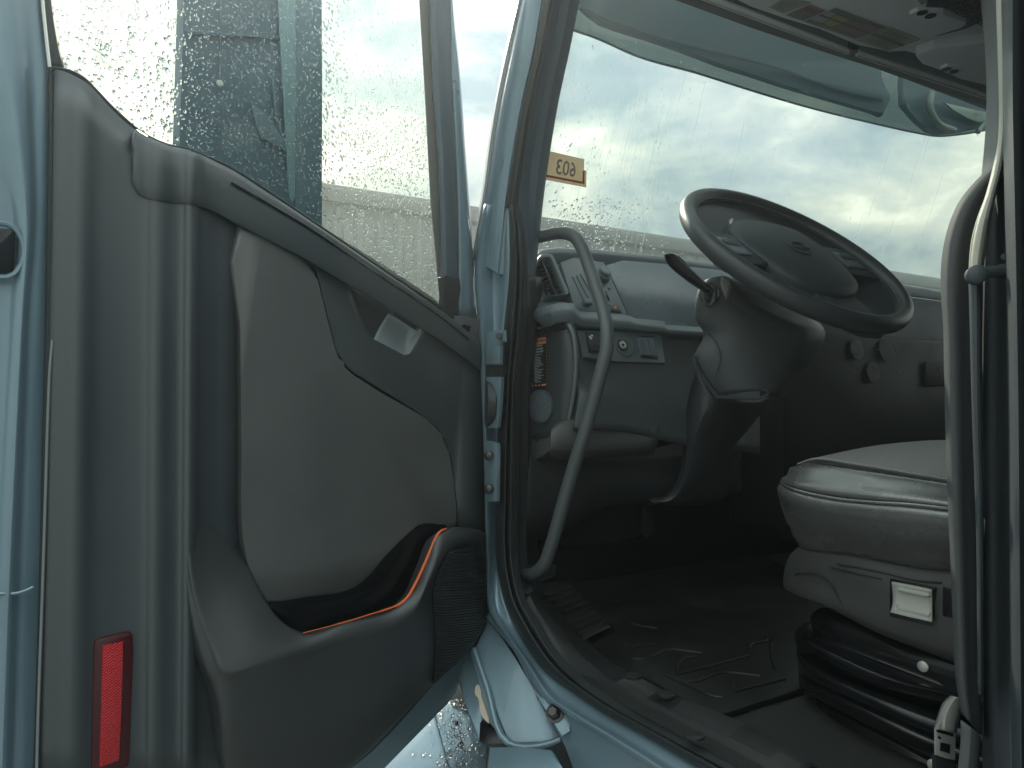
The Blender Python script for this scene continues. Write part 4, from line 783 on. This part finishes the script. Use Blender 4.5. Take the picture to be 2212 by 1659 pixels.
# knee bolster and panels below
KB = Plane((.1, 1.20, 1.9), (-.12, -1, .12)); KB2 = Plane((.1, 1.18, 1.9), (-.12, -1, -.35))
kb = loft('knee_bolster', [row(KB, [(1196,926,-.05),(1210,914,-.05),(1320,912,-.05),(1425,911,-.05)]), row(KB, [(1192,930,-.004),(1209,917,-.004),(1320,914,-.004),(1425,912,-.004)]), row(KB, [(1190,935),(1208,922),(1320,919),(1425,917)]), row(KB, [(1190,968),(1202,970),(1310,968),(1419,962)]), row(KB, [(1188,976,-.012),(1200,977,-.012),(1310,975,-.012),(1415,970,-.012)]), row(KB, [(1190,985,-.06),(1200,988,-.06),(1310,985,-.06),(1410,982,-.06)])], M_grey, dash, n=4, mm=3, thick=.003, ang=60)
slab('bolster_end', [side(x, y, .002) for x, y in ((1119,932),(1178,932),(1190,926),(1207,916),(1200,970),(1172,984),(1148,1000),(1119,1008))], sn, .02, M_grey, dash, .005)
disc('trim_clip', side(1161, 950, .003), sn, .004, .003, M_dark, dash, seg=10)
KP = Plane((.1, 1.30, 1.8), (-.1, -1, .05))
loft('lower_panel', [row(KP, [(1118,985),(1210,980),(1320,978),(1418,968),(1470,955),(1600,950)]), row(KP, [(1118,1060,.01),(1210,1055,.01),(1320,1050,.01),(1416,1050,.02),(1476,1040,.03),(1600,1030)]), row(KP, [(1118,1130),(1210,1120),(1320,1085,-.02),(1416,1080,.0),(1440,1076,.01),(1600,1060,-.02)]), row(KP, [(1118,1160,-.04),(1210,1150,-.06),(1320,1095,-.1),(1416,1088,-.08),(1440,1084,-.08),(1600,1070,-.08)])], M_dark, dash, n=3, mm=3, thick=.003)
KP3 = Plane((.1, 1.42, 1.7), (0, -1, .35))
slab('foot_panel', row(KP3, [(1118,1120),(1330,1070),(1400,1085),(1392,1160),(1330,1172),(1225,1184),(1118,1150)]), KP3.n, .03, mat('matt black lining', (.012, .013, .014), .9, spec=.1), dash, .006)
slab('pedal_arm', row(Plane((.3, 1.3, 1.7), (0, -1, .2)), [(1394,1080),(1406,1082),(1416,1150),(1399,1162),(1393,1150)]), (0, -1, .2), .012, M_mat, dash, .002)
# centre controls seen right of the wheel
CSP = Y(1.292)
for (x, y, r) in ((1922, 757, .034), (1905, 812, .03)):
    pass
dk = disc('climate_knob', CSP(1913, 756), (0, -1, .1), .034, .003, M_mat, dash, seg=28)
disc('climate_knob', CSP(1850, 755), (0, -1, .1), .030, .003, M_mat, dash, seg=28)
disc('climate_knob', CSP(1885, 805), (0, -1, .1), .030, .003, M_mat, dash, seg=28)
tube('knob_arc', [CSP(x, y, .008) for x, y in ((1885,750),(1895,737),(1910,733),(1925,740),(1933,752),(1938,765))], .0012, M_print, dash, seg=5)
mk = mat('faint dial print', (.16, .18, .2), .6)
slab('gear_selector', row(CSP, [(2000,780,.004),(2120,778,.004),(2120,830,.004),(2000,834,.004)]), (0, -1, 0), .006, M_mat, dash, .002)
for s_, p_, h in (('R', (2030, 803), .017), ('D', (1942, 806), .013), ('5', (1844, 806), .012)):
    a = CSP(*p_, .0085); text('selector_lettering', s_, a, V((h*1.1, 0, 0)), V((0, 0, h*1.25)), M_print if s_ == 'R' else mk, dash)
for p_, q_ in (((1848,764),(1855,765)), ((1895,755),(1902,757)), ((1893,802),(1899,802)), ((1873,830),(1880,830)), ((2008,731),(2022,730)), ((2012,735),(2020,734))): tube('dial_mark', [CSP(*p_, .0085), CSP(*q_, .0085)], .0014, M_print, dash, seg=5)
# ---------------------------------------------------------------- STEERING WHEEL
WC = V((.4783, .9631, 2.2225)); WN = V((-.024, -.668, .744)).normalized(); Wx = V((1, 0, 0)); Wx = (Wx-WN*Wx.dot(WN)).normalized(); Wy = WN.cross(Wx)
if Wy.z < 0: Wy = -Wy
def WP_(x, y, z=0): return WC + Wx*x + Wy*y + WN*z
wheel = thing('steering_wheel', 'large dark steering wheel tilted toward the driver seat', 'steering wheel', WC-WN*.05)
M_wheel = mat('wheel leather', (.045, .05, .055), .38, spec=.6, bump=.18, bscale=600, var=.08); M_hub = mat('wheel hub plastic', (.05, .06, .068), .5, bump=.06, bscale=700)
bm = bmesh.new(); R0 = .229; nS, nT = 96, 18
grid_bm([[WP_((R0+.0155*math.cos(t))*math.cos(a), (R0+.0155*math.cos(t))*math.sin(a), .019*math.sin(t)) for t in [2*math.pi*j/nT for j in range(nT)]] for a in [2*math.pi*i/nS for i in range(nS)]], True, True, bm)
link('rim', bm, M_wheel, wheel)
tube('rim_seam', [WP_((R0-.0150)*math.cos(2*math.pi*i/64), (R0-.0150)*math.sin(2*math.pi*i/64), .006) for i in range(64)], .0011, M_dash2, wheel, seg=5, n=1, closed=True)
def wl(name, pts, z, th, m, par, bev=.004, rnd=3): return slab(name, crspl([WP_(x, y, z) for x, y in pts], rnd, True) if rnd else [WP_(x, y, z) for x, y in pts], WN, th, m, par, bev, segs=3, ang=45)
hub_o = [(-.122,.06),(-.10,.105),(-.04,.128),(.04,.128),(.10,.105),(.122,.06),(.118,-.03),(.092,-.10),(.035,-.135),(-.035,-.135),(-.092,-.10),(-.118,-.03)]
rows_ = []
for f_, z_ in ((1.0, -.035), (1.0, -.004), (.97, .004), (.85, .011), (.5, .016), (.02, .018)): rows_.append([WP_(x*f_, y*f_, z_) for x, y in crspl_l] if False else [WP_(x*f_, y*f_, z_) for x, y in hub_o])
bm = bmesh.new(); GG = [crspl(r, 4, True) for r in rows_]; grid_bm(GG, False, True, bm); hub = link('hub_pad', bm, M_hub, wheel, ang=45)
for sx in (-1, 1):
    sp = wl('spoke', [(sx*.105, .055), (sx*.15, .05), (sx*.222, .055), (sx*.226, .02), (sx*.224, -.06), (sx*.17, -.055), (sx*.10, -.04)], .0, .02, M_hub, wheel, .005)
    b_ = wl('button_pad', [(sx*.142, .030), (sx*.195, .034), (sx*.197, -.028), (sx*.140, -.025)], .0035, .006, M_dash2, wheel, .0015, 0)
    wl('button', [(sx*.152, .015), (sx*.185, .016), (sx*.186, .004), (sx*.152, .003)], .0052, .003, M_hub, b_, .0008, 0)
    tube('button_edge', [WP_(sx*x, y, .0055) for x, y in ((.150,.018),(.187,.019),(.188,.001),(.150,.000))], .0006, M_print, b_, seg=4, n=1, closed=True)
wl('spoke', [(-.06, -.09), (.06, -.09), (.05, -.16), (.055, -.222), (-.055, -.222), (-.05, -.16)], -.006, .018, M_hub, wheel, .004)
slab('spoke_chrome', [WP_(*p) for p in ((-.112,.085,.006),(-.092,.112,.006),(-.076,.118,.006),(-.095,.098,.006))], WN, .003, M_chrome, wheel, .0006)
bm = bmesh.new(); grid_bm([[WP_(r*math.cos(2*math.pi*i/64), r*math.sin(2*math.pi*i/64), z) for i in range(64)] for r, z in ((.02, -.030), (.10, -.026), (.17, -.012), (.221, -.003), (.221, -.010), (.17, -.020), (.10, -.034), (.02, -.038))], True, True, bm); link('spoke_plate', bm, mat('wheel spoke plastic', (.035, .04, .046), .5, bump=.06, bscale=700), wheel)
em = tube('emblem', [WP_(.022*math.cos(2*math.pi*i/24), .022*math.sin(2*math.pi*i/24)-.004, .0185) for i in range(24)], .0022, M_hub, wheel, seg=6, n=1, closed=True)
tube('emblem_bar', [WP_(-.024, -.004, .0185), WP_(.024, -.004, .0185)], .0032, M_hub, em, seg=6)
tube('emblem_arrow', [WP_(.017, .012, .0185), WP_(.026, .022, .0185)], .0018, M_hub, em, seg=6)
tube('emblem_arrow', [WP_(.026, .013, .0185), WP_(.0265, .0225, .0185), WP_(.017, .022, .0185)], .0014, M_hub, em, seg=5, n=1)
# ---------------------------------------------------------------- STEERING COLUMN
colm = thing('steering_column', 'dark shrouded steering column with a long indicator stalk', 'steering column', (.5, 1.15, 1.9))
q = lambda l, d: [dep(x, y, d) for x, y in l]
loft('shroud', [q([(1519,612),(1512,640),(1512,690),(1528,717),(1503,784),(1510,802),(1549,857)], 1.50), q([(1517,611),(1508,642),(1508,690),(1524,718),(1502,784),(1510,801),(1549,858)], 1.46), q([(1535,601),(1535,645),(1545,690),(1560,720),(1545,770),(1552,800),(1580,850)], 1.435), q([(1556,597),(1568,640),(1600,665),(1630,700),(1630,760),(1640,800),(1656,846)], 1.425), q([(1580,602),(1640,655),(1700,690),(1740,715),(1720,770),(1690,810),(1664,852)], 1.45), q([(1620,600),(1700,650),(1760,690),(1780,715),(1760,770),(1720,810),(1690,860)], 1.55)], M_dlow, colm, n=5, mm=4, thick=.004, ang=60)
slab('sun_patch', q([(1557,592),(1574,604),(1578,612),(1570,640),(1566,642),(1556,612)], 1.36), (-.8, -.5, .4), .012, mat('sun patch tone', (.20, .19, .17), .55, bump=.5, bscale=500), colm, .002)  # beige slab painting the patch of sun on the column shroud
tube('stalk_ring', [dep(1532+15*math.sin(a)*.8, 636+24*math.cos(a), 1.405) for a in [2*math.pi*i/20 for i in range(20)]], .004, M_hub, colm, seg=8, n=1, closed=True)
disc('stalk_socket', dep(1534, 636, 1.42), (-.85, -.4, .1), .02, .006, M_gloss, colm)
stl = loft('indicator_stalk', [q([(1435,553),(1437,560),(1480,604),(1526,635)], 1.36), q([(1439,549),(1452,548),(1498,592),(1538,626)], 1.34), q([(1450,547),(1460,550),(1502,590),(1542,624)], 1.345), q([(1446,560),(1456,562),(1494,602),(1538,634)], 1.37)], M_gloss, colm, n=5, mm=3, closed=True, caps=True)
tube('stalk_edge', q([(1460,551),(1478,568),(1502,591),(1524,612)], 1.338), .0011, M_print, stl, seg=5)
tube('shroud_edge', q([(1569,648),(1600,668),(1640,690),(1672,708)], 1.40), .0018, M_hub, colm, seg=6)
tube('shroud_edge', q([(1530,719),(1548,742),(1556,770),(1548,800),(1540,830)], 1.425), .0016, M_hub, colm, seg=6)
tube('tilt_lever', q([(1500,770),(1503,788),(1512,806),(1530,832),(1549,857)], 1.45), .004, M_hub, colm, seg=7)
tube('cover_lip', q([(1549,858),(1600,860),(1640,860),(1655,855),(1659,847),(1650,842)], 1.40), .0028, M_hub, colm, seg=6)
loft('column_cover', [q([(1505,800),(1490,850),(1478,930),(1464,1035),(1436,1072),(1400,1078)], 1.60), q([(1549,858),(1530,880),(1500,950),(1480,1040),(1450,1080),(1410,1086)], 1.56), q([(1600,862),(1580,900),(1540,960),(1510,1040),(1480,1080),(1440,1090)], 1.58), q([(1660,860),(1640,900),(1610,960),(1580,1040),(1560,1080),(1520,1090)], 1.75)], M_dark, colm, n=4, mm=3, thick=.003)
# ---------------------------------------------------------------- SEAT
seat = thing('driver_seat', 'grey leather and fabric driver seat on a black air suspension base', 'seat', (.45, .5, FZ))
def sr(l): return [X(p[2])(p[0], p[1]) for p in l]
R1 = sr([(1723,1010,.30),(1771,999,.255),(1843,1010,.24),(1915,1022,.235),(1982,1034,.23),(2050,1046,.23),(2140,1064,.23)])
R0_ = sr([(1722,1011,.31),(1750,995,.36),(1809,980,.42),(1889,967,.46),(1969,962,.48),(2046,962,.50),(2140,968,.50)])
R2 = sr([(1700,1028,.25),(1745,1036,.205),(1830,1046,.195),(1905,1055,.19),(1975,1064,.188),(2050,1074,.188),(2140,1090,.188)])
R3 = sr([(1689,1041,.235),(1720,1059,.192),(1822,1080,.180),(1889,1086,.176),(1969,1091,.175),(2051,1100,.175),(2140,1112,.175)])
R4 = sr([(1686,1078,.24),(1716,1103,.196),(1815,1122,.182),(1889,1132,.178),(1969,1142,.177),(2052,1152,.177),(2140,1166,.177)])
R5 = sr([(1706,1138,.245),(1744,1156,.215),(1830,1170,.203),(1900,1182,.20),(1980,1195,.198),(2053,1204,.198),(2140,1216,.198)])
R6 = sr([(1728,1178,.26),(1750,1186,.235),(1835,1193,.218),(1915,1209,.215),(1995,1223,.214),(2054,1228,.214),(2140,1240,.214)])
ext = lambda r, x=.70: [V((x, r[0].y, r[0].z)), V(((x+r[0].x)/2, r[0].y+.012, r[0].z))] + r
far_ = [V((.70, p.y, p.z-.015)) for p in R0_]; farm = [V((.60, p.y, p.z+.004)) for p in R0_]
loft('seat_fabric', [ext(far_), ext(farm), ext(R0_), ext([(p*.5+q*.5)+V((0, 0, .004)) for p, q in zip(R0_, R1)]), ext(R1)], M_fab, seat, n=5, mm=4, thick=.003, ang=80)
k1 = [p+V((.004, 0, -.004)) for p in R1]
loft('bolster_leather', [ext(k1), ext([(p+q_)/2+V((-.006, 0, .008)) for p, q_ in zip(k1, R2)]), ext(R2), ext([(p*.35+q_*.65)+V((-.004, 0, 0)) for p, q_ in zip(R2, R3)]), ext([p+V((.005, 0, .001)) for p in R3])], M_leath, seat, n=6, mm=4, thick=.003, ang=80)
loft('side_leather', [ext([p+V((.005, 0, -.001)) for p in R3]), ext([(p*.8+q_*.2)+V((-.006, 0, 0)) for p, q_ in zip(R3, R4)]), ext(R4), ext(R5), ext(R6), ext([p+V((.06, 0, -.01)) for p in R6])], M_leath, seat, n=6, mm=4, thick=.003, ang=80)
tube('piping', ext([p+V((-.002, 0, .0005)) for p in R3])[1:], .0024, M_leath, seat, seg=7)
S = crspl([p+V((-.002, 0, .003)) for p in R1], 14); bm = bmesh.new()
tube_bm(S, .0022, 5, 1, bm=bm)
link('seam_welt', bm, mat('dark seam', (.06, .058, .052), .6), seat)
bm = bmesh.new()
for i in range(0, len(S)-1):
    for t in (0, .5):
        a = S[i].lerp(S[i+1], t); b = S[i].lerp(S[i+1], t+.3); o_ = V((.004, .002, .0035)); tube_bm([a+o_, b+o_+V((.001, 0, 0))], .0011, 4, 1, bm=bm)
tag(link('seam_stitch', bm, M_thread, seat), kind='stuff')
# plastic side cover
C0 = sr([(1722,1186,.27),(1750,1190,.238),(1835,1197,.224),(1915,1213,.22),(1995,1227,.22),(2056,1232,.22),(2150,1246,.22)])
C1 = sr([(1706,1204,.27),(1740,1211,.232),(1830,1226,.214),(1910,1242,.21),(1992,1258,.21),(2056,1268,.21),(2150,1285,.21)])
C2 = sr([(1695,1240,.27),(1735,1256,.228),(1826,1280,.21),(1908,1300,.206),(1992,1320,.206),(2058,1335,.206),(2150,1355,.206)])
C3 = sr([(1695,1268,.27),(1722,1284,.235),(1782,1305,.212),(1889,1362,.21),(1975,1396,.21),(2060,1428,.21),(2150,1460,.21)])
loft('side_cover', [ext([p+V((.05, 0, .004)) for p in C0]), ext(C0), ext(C1), ext(C2), ext(C3), ext([p+V((.05, 0, -.005)) for p in C3])], mat('seat side plastic', (.05, .05, .047), .48, bump=.1, bscale=600, var=.06), seat, n=5, mm=3, thick=.003, ang=50)
tube('cover_groove', sr([(1791,1225,.211),(1889,1248,.207),(1905,1251,.207)]), .0012, M_dark, seat, seg=5)
tube('cover_groove', sr([(1808,1218,.213),(1900,1236,.209),(1990,1256,.208),(2034,1259,.208)]), .0012, M_dark, seat, seg=5)
tube('cover_groove', sr([(1716,1270,.232),(1718,1244,.235),(1738,1238,.222),(1780,1248,.212),(1800,1272,.207),(1815,1300,.206),(1840,1330,.206)]), .0014, M_dark, seat, seg=5)
lf = slab('lever_recess', sr([(1922,1250,.203),(2020,1270,.203),(2017,1354,.203),(1921,1332,.203)]), (-1, 0, 0), .006, M_gloss, seat, .001)
lv = loft('seat_lever', [sr([(1927,1257,.196),(1970,1265,.194),(2013,1274,.196)]), sr([(1929,1272,.199),(1971,1281,.198),(2014,1289,.199)]), sr([(1930,1300,.199),(1971,1309,.198),(2014,1317,.199)]), sr([(1927,1316,.196),(1970,1326,.195),(2014,1336,.196)]), sr([(1924,1323,.195),(1969,1334,.194),(2014.5,1344,.195)])], M_lever, seat, n=4, mm=3, thick=.003)
slab('lever_ridge', sr([(1938,1268,.193),(2002,1281,.193),(2008,1287,.193),(2003,1291,.193),(1937,1277,.193)]), (-1, 0, 0), .006, M_lever, seat, .002)
slab('lever_lip', sr([(1936,1307,.1935),(1938,1313,.1935),(2004,1329,.1935),(2008,1325,.1935),(2006,1334,.1935),(1936,1318,.1935)]), (-1, 0, 0), .004, M_lever, seat, .001)
tube('height_symbol', sr([(1962,1355,.2052),(1962,1368,.2052),(1967,1371,.2052)]), .0009, M_gloss, seat, seg=4, n=1)
tube('height_symbol', sr([(1971,1357,.2052),(1974,1363,.2052),(1970,1369,.2052)]), .0009, M_gloss, seat, seg=4, n=1)
slab('side_slot', sr([(2036,1268,.2045),(2090,1284,.2045),(2090,1382,.2045),(2034,1366,.2045)]), (-1, 0, 0), .004, M_gloss, seat, .001)
# suspension bellows
bw_ = []
for l in ([(1760,1322,.29),(1782,1313,.27),(1860,1350,.25),(1960,1392,.245),(2066,1432,.24),(2160,1466,.24)], [(1752,1332,.29),(1760,1338,.262),(1860,1378,.24),(1960,1418,.236),(2066,1458,.236),(2160,1494,.236)], [(1756,1372,.29),(1772,1384,.255),(1862,1414,.238),(1969,1455,.236),(2070,1497,.236),(2160,1532,.236)], [(1724,1360,.28),(1740,1384,.232),(1850,1436,.205),(1966,1476,.2),(2073,1503,.2),(2160,1535,.2)], [(1718,1370,.28),(1748,1397,.23),(1849,1445,.2),(1969,1482,.196),(2073,1508,.196),(2160,1540,.196)], [(1724,1402,.29),(1752,1428,.26),(1862,1480,.24),(1969,1517,.238),(2073,1541,.236),(2160,1570,.236)], [(1722,1412,.28),(1748,1444,.235),(1809,1477,.208),(1889,1513,.2),(2022,1568,.2),(2160,1610,.2)], [(1724,1422,.28),(1750,1454,.235),(1812,1487,.208),(1889,1522,.2),(2022,1578,.2),(2160,1620,.2)], [(1727,1444,.29),(1752,1470,.26),(1830,1510,.24),(1900,1540,.24),(2030,1590,.236),(2160,1632,.236)], [(1728,1478,.28),(1768,1494,.235),(1862,1534,.205),(1940,1572,.2),(2019,1606,.2),(2160,1655,.2)], [(1730,1486,.28),(1770,1502,.235),(1862,1542,.205),(1940,1580,.2),(2019,1614,.2),(2160,1664,.2)], [(1752,1500,.29),(1776,1512,.265),(1862,1556,.245),(1940,1596,.24),(2019,1630,.24),(2160,1680,.24)]): bw_.append(ext(sr(l)))
loft('bellows', bw_, M_gloss, seat, n=5, mm=3, thick=.003, ang=80)
loft('base_plinth', [ext(sr([(1757,1502,.29),(1780,1514,.275),(1862,1560,.25),(1940,1600,.245),(2040,1650,.245),(2160,1700,.245)])), ext(sr([(1760,1540,.285),(1782,1560,.262),(1840,1597,.24),(1920,1640,.235),(2010,1690,.23),(2160,1760,.23)])), ext(sr([(1755,1545,.28),(1775,1568,.25),(1836,1604,.222),(1920,1650,.215),(2010,1700,.21),(2160,1770,.21)]))], M_gloss, seat, n=5, mm=4, thick=.003)
for x, y, x_ in ((1995, 1439, .2335), (2017, 1652, .198)): disc('screw_head', X(x_)(x, y), (-1, -.1, 0), .0072, .003, M_chrome, seat, dome=.001)
disc('floor_bolt', Z(FZ+.001)(1780, 1518), (0, 0, 1), .016, .006, M_rub, seat)
# ---------------------------------------------------------------- SEAT BELT
belt = thing('seat_belt', 'grey seat belt strap hanging beside the black pillar with a bare steel buckle', 'seat belt', (.1, .45, FZ))
EL = [(2152,352),(2109,392),(2073,437),(2055,476),(2043,518),(2036,560),(2040,720),(2043,885),(2047,1020),(2054,1184),(2060,1330),(2067,1470),(2078,1540),(2082,1585)]
ER = [(2172,378),(2150,420),(2126,470),(2116,510),(2112,560),(2112,720),(2112,885),(2113,1020),(2114,1184),(2114,1330),(2115,1470),(2116,1540),(2117,1585)]
wid = lambda t: lerp2(EL, [(min(e[0]+70, r[0]), r[1]) for e, r in zip(EL, ER)], t)
loft('webbing', [vrow(.885, lerp2(EL, ER, .02)), vrow(.868, EL), vrow(.853, lerp2(EL, ER, .07)), vrow(.842, lerp2(EL, ER, .17)), vrow(.838, lerp2(EL, ER, .32)), vrow(.842, lerp2(EL, ER, .6)), vrow(.85, ER), vrow(.88, ER)], M_belt, belt, n=5, mm=3, thick=.002, ang=80)
loft('lower_webbing', [vrow(.835, [(2076,1556),(2076,1600),(2072,1640),(2066,1700)]), vrow(.828, [(2096,1570),(2095,1605),(2092,1645),(2088,1700)]), vrow(.835, [(2117,1590),(2116,1612),(2113,1650),(2108,1700)])], mat('lower webbing', (.12, .125, .125), .6, bump=.3, bscale=900), belt, n=4, mm=3, thick=.0025)
bz = lambda l, d: [dep(x, y, d) for x, y in l]
bk = loft('buckle_strap', [bz([(2054,1504),(2039,1518),(2030,1538),(2020,1572)], .90), bz([(2066,1506),(2054,1524),(2044,1546),(2040,1577)], .88), bz([(2077,1508),(2078,1532),(2070,1556),(2065,1583)], .885)], M_chrome, belt, n=5, mm=3, thick=.002)
bt = slab('buckle_plate', bz([(2020,1573),(2042,1577),(2065,1584),(2064,1643),(2042,1638),(2020,1631)], .895), (-.5, -.6, .1), .003, M_chrome, belt, .001)
slab('buckle_slot', bz([(2032,1604),(2053,1609),(2052,1628),(2031,1622)], .893), (-.5, -.6, .1), .0015, M_gloss, bt, .0004)
slab('buckle_hole', bz([(2027,1590),(2032,1592),(2034,1596),(2029,1597),(2026,1594)], .893), (-.5, -.6, .1), .0012, M_gloss, bt, .0002)
tube('buckle_roller', bz([(2024,1570),(2040,1573),(2057,1578)], .888), .003, M_chrome, belt, seg=10)
slab('buckle_tab', bz([(2030,1554),(2046,1553),(2063,1559),(2057,1577),(2026,1568)], .882), (-.5, -.6, .3), .0015, M_chrome, belt, .0005)
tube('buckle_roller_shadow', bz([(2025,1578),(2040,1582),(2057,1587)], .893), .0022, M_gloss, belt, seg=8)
slab('buckle_cover', bz([(2020,1633),(2042,1639),(2064,1645),(2063,1720),(2022,1720)], .90), (-.5, -.6, .1), .01, M_rub, belt, .002)
# stitched leather edge along the pillar and the strap guide
CL_ = [(2152,-100),(2154,0),(2158,130),(2160,270),(2158,305),(2149,353),(2130,426),(2111,479),(2101,520),(2096,572),(2095,604)]
CR_ = [(2166,-100),(2168,0),(2170,130),(2171,230),(2170,292),(2165,346),(2148,417),(2134,480),(2127,530),(2120,572),(2118,604)]
def edge_strip(nm, A, B, m): return loft(nm, [vrow(.80, A), vrow(.772, lerp2(A, B, .06)), vrow(.762, lerp2(A, B, .3)), vrow(.760, lerp2(A, B, .6)), vrow(.768, lerp2(A, B, .95)), vrow(.81, B)], m, cab, n=6, mm=3, thick=.002)
cd_ = edge_strip('stitched_edge', CL_, CR_, M_cord)
edge_strip('lower_edge', [(2095,604),(2096,640),(2098,720),(2102,885),(2108,1050),(2112,1200),(2113,1330),(2114,1500)], [(2118,604),(2118,640),(2117,720),(2117,885),(2120,1050),(2121,1200),(2121,1330),(2121,1500)], M_post)  # same strip past the painted sun, in a darker material
bm = bmesh.new(); S = crspl(vrow(.768, [(x+.8, y) for x, y in CL_]), 22)
for i in range(0, len(S)-1):
    d_ = (S[i+1]-S[i]); k_ = max(1, int(d_.length/.006))
    for j in range(k_): tube_bm([S[i]+d_*(j/k_), S[i]+d_*((j+.6)/k_)], .0011, 4, 1, bm=bm)
tag(link('edge_stitch', bm, M_thread, cd_), kind='stuff')
tube('edge_seam_line', vrow(.7615, lerp2(CL_, CR_, .42)), .0007, M_dark, cd_, seg=4)
gd = disc('strap_guide', dep(2106, 596, .752), (-.75, -.6, 0), .0095, .012, M_post, cab, seg=20, dome=.002)
tube('guide_post', [dep(2110, 590, .752), dep(2140, 588, .752), dep(2176, 585, .755)], [.0062, .0062, .0075], M_post, gd, seg=12)
disc('guide_cap', dep(2171, 556, .752), (-.75, -.6, 0), .004, .004, M_post, gd)
# ---------------------------------------------------------------- FLOOR MAT
mt = thing('floor_mat', 'thin black rubber floor mat with moulded zigzag ridges', 'mat', (.4, 1.0, FZ))
ZM = Z(FZ+.010)
MO = [(1273,1393),(1320,1371),(1334,1362),(1300,1335),(1255,1303),(1225,1262),(1300,1215),(1420,1190),(1560,1190),(1680,1215),(1745,1300),(1752,1400),(1732,1488),(1640,1516),(1575,1538),(1549,1543),(1538,1541),(1500,1523),(1400,1466)]
slab('mat_sheet', crspl(row(ZM, MO), 2, True), (0, 0, 1), .007, M_mat, mt, .003, ang=60)
ZR = Z(FZ+.0105)
for l in ([(970,690),(1060,672),(1150,655)], [(980,770),(1010,780),(1290,700),(1540,730)], [(1340,900),(1620,832),(1920,750)], [(1340,900),(1335,850),(1400,775),(1500,760)], [(1370,960),(1410,965),(1720,885),(2010,915)], [(1800,1040),(2000,992),(2212,940)], [(1790,1035),(1795,960)], [(960,490),(1080,515),(1180,530)], [(665,275),(780,300),(865,320)], [(1250,910),(1460,1005),(1660,1085),(1700,1090)], [(1920,700),(1935,660),(2060,630),(2060,590)], [(2095,650),(2110,790),(2130,860)]):
    tube('mat_ridge', row(ZR, e2(*l)), .0034, M_mat, mt, seg=8, n=4 if len(l) > 3 else 2)
# ribbed tread strip left of the mat
pad = loft('heater_grate', [row(Z(FZ+.014), [(1150,1262),(1180,1300),(1215,1345),(1252,1390)]), row(Z(FZ+.018), [(1195,1250),(1225,1285),(1262,1322),(1300,1360)]), row(Z(FZ+.014), [(1222,1250),(1250,1284),(1285,1320),(1322,1357)])], M_tread, cab, n=4, mm=2, thick=.003)
for i in range(11):
    t = i/10; a = (1152+98*t, 1266+120*t); b = (1222+96*t, 1250+104*t)
    tube('grate_bar', row(Z(FZ+.020), [a, ((a[0]+b[0])/2, (a[1]+b[1])/2-1), b]), .0028, M_tread, cab, seg=6, n=3)
# ---------------------------------------------------------------- HAZE: added volume that stands in for lens glare
HAZE = .0165
hz = bpy.data.materials.new('glare veil'); hz.use_nodes = True; t = hz.node_tree; t.nodes.clear()
o = t.nodes.new('ShaderNodeOutputMaterial'); v = t.nodes.new('ShaderNodeVolumePrincipled'); v.inputs['Color'].default_value = (.88, .96, .99, 1); v.inputs['Density'].default_value = HAZE; v.inputs['Anisotropy'].default_value = .74
t.links.new(v.outputs[0], o.inputs['Volume'])
zt_ = zE+.12
bm = bmesh.new(); bmesh.ops.create_cube(bm, size=1)
for q_ in bm.verts: q_.co = V((q_.co.x*244, 50+q_.co.y*224, (-1.2 if q_.co.z < 0 else zt_)))
tag(link('haze', bm, hz, None, smooth=False), kind='stuff')
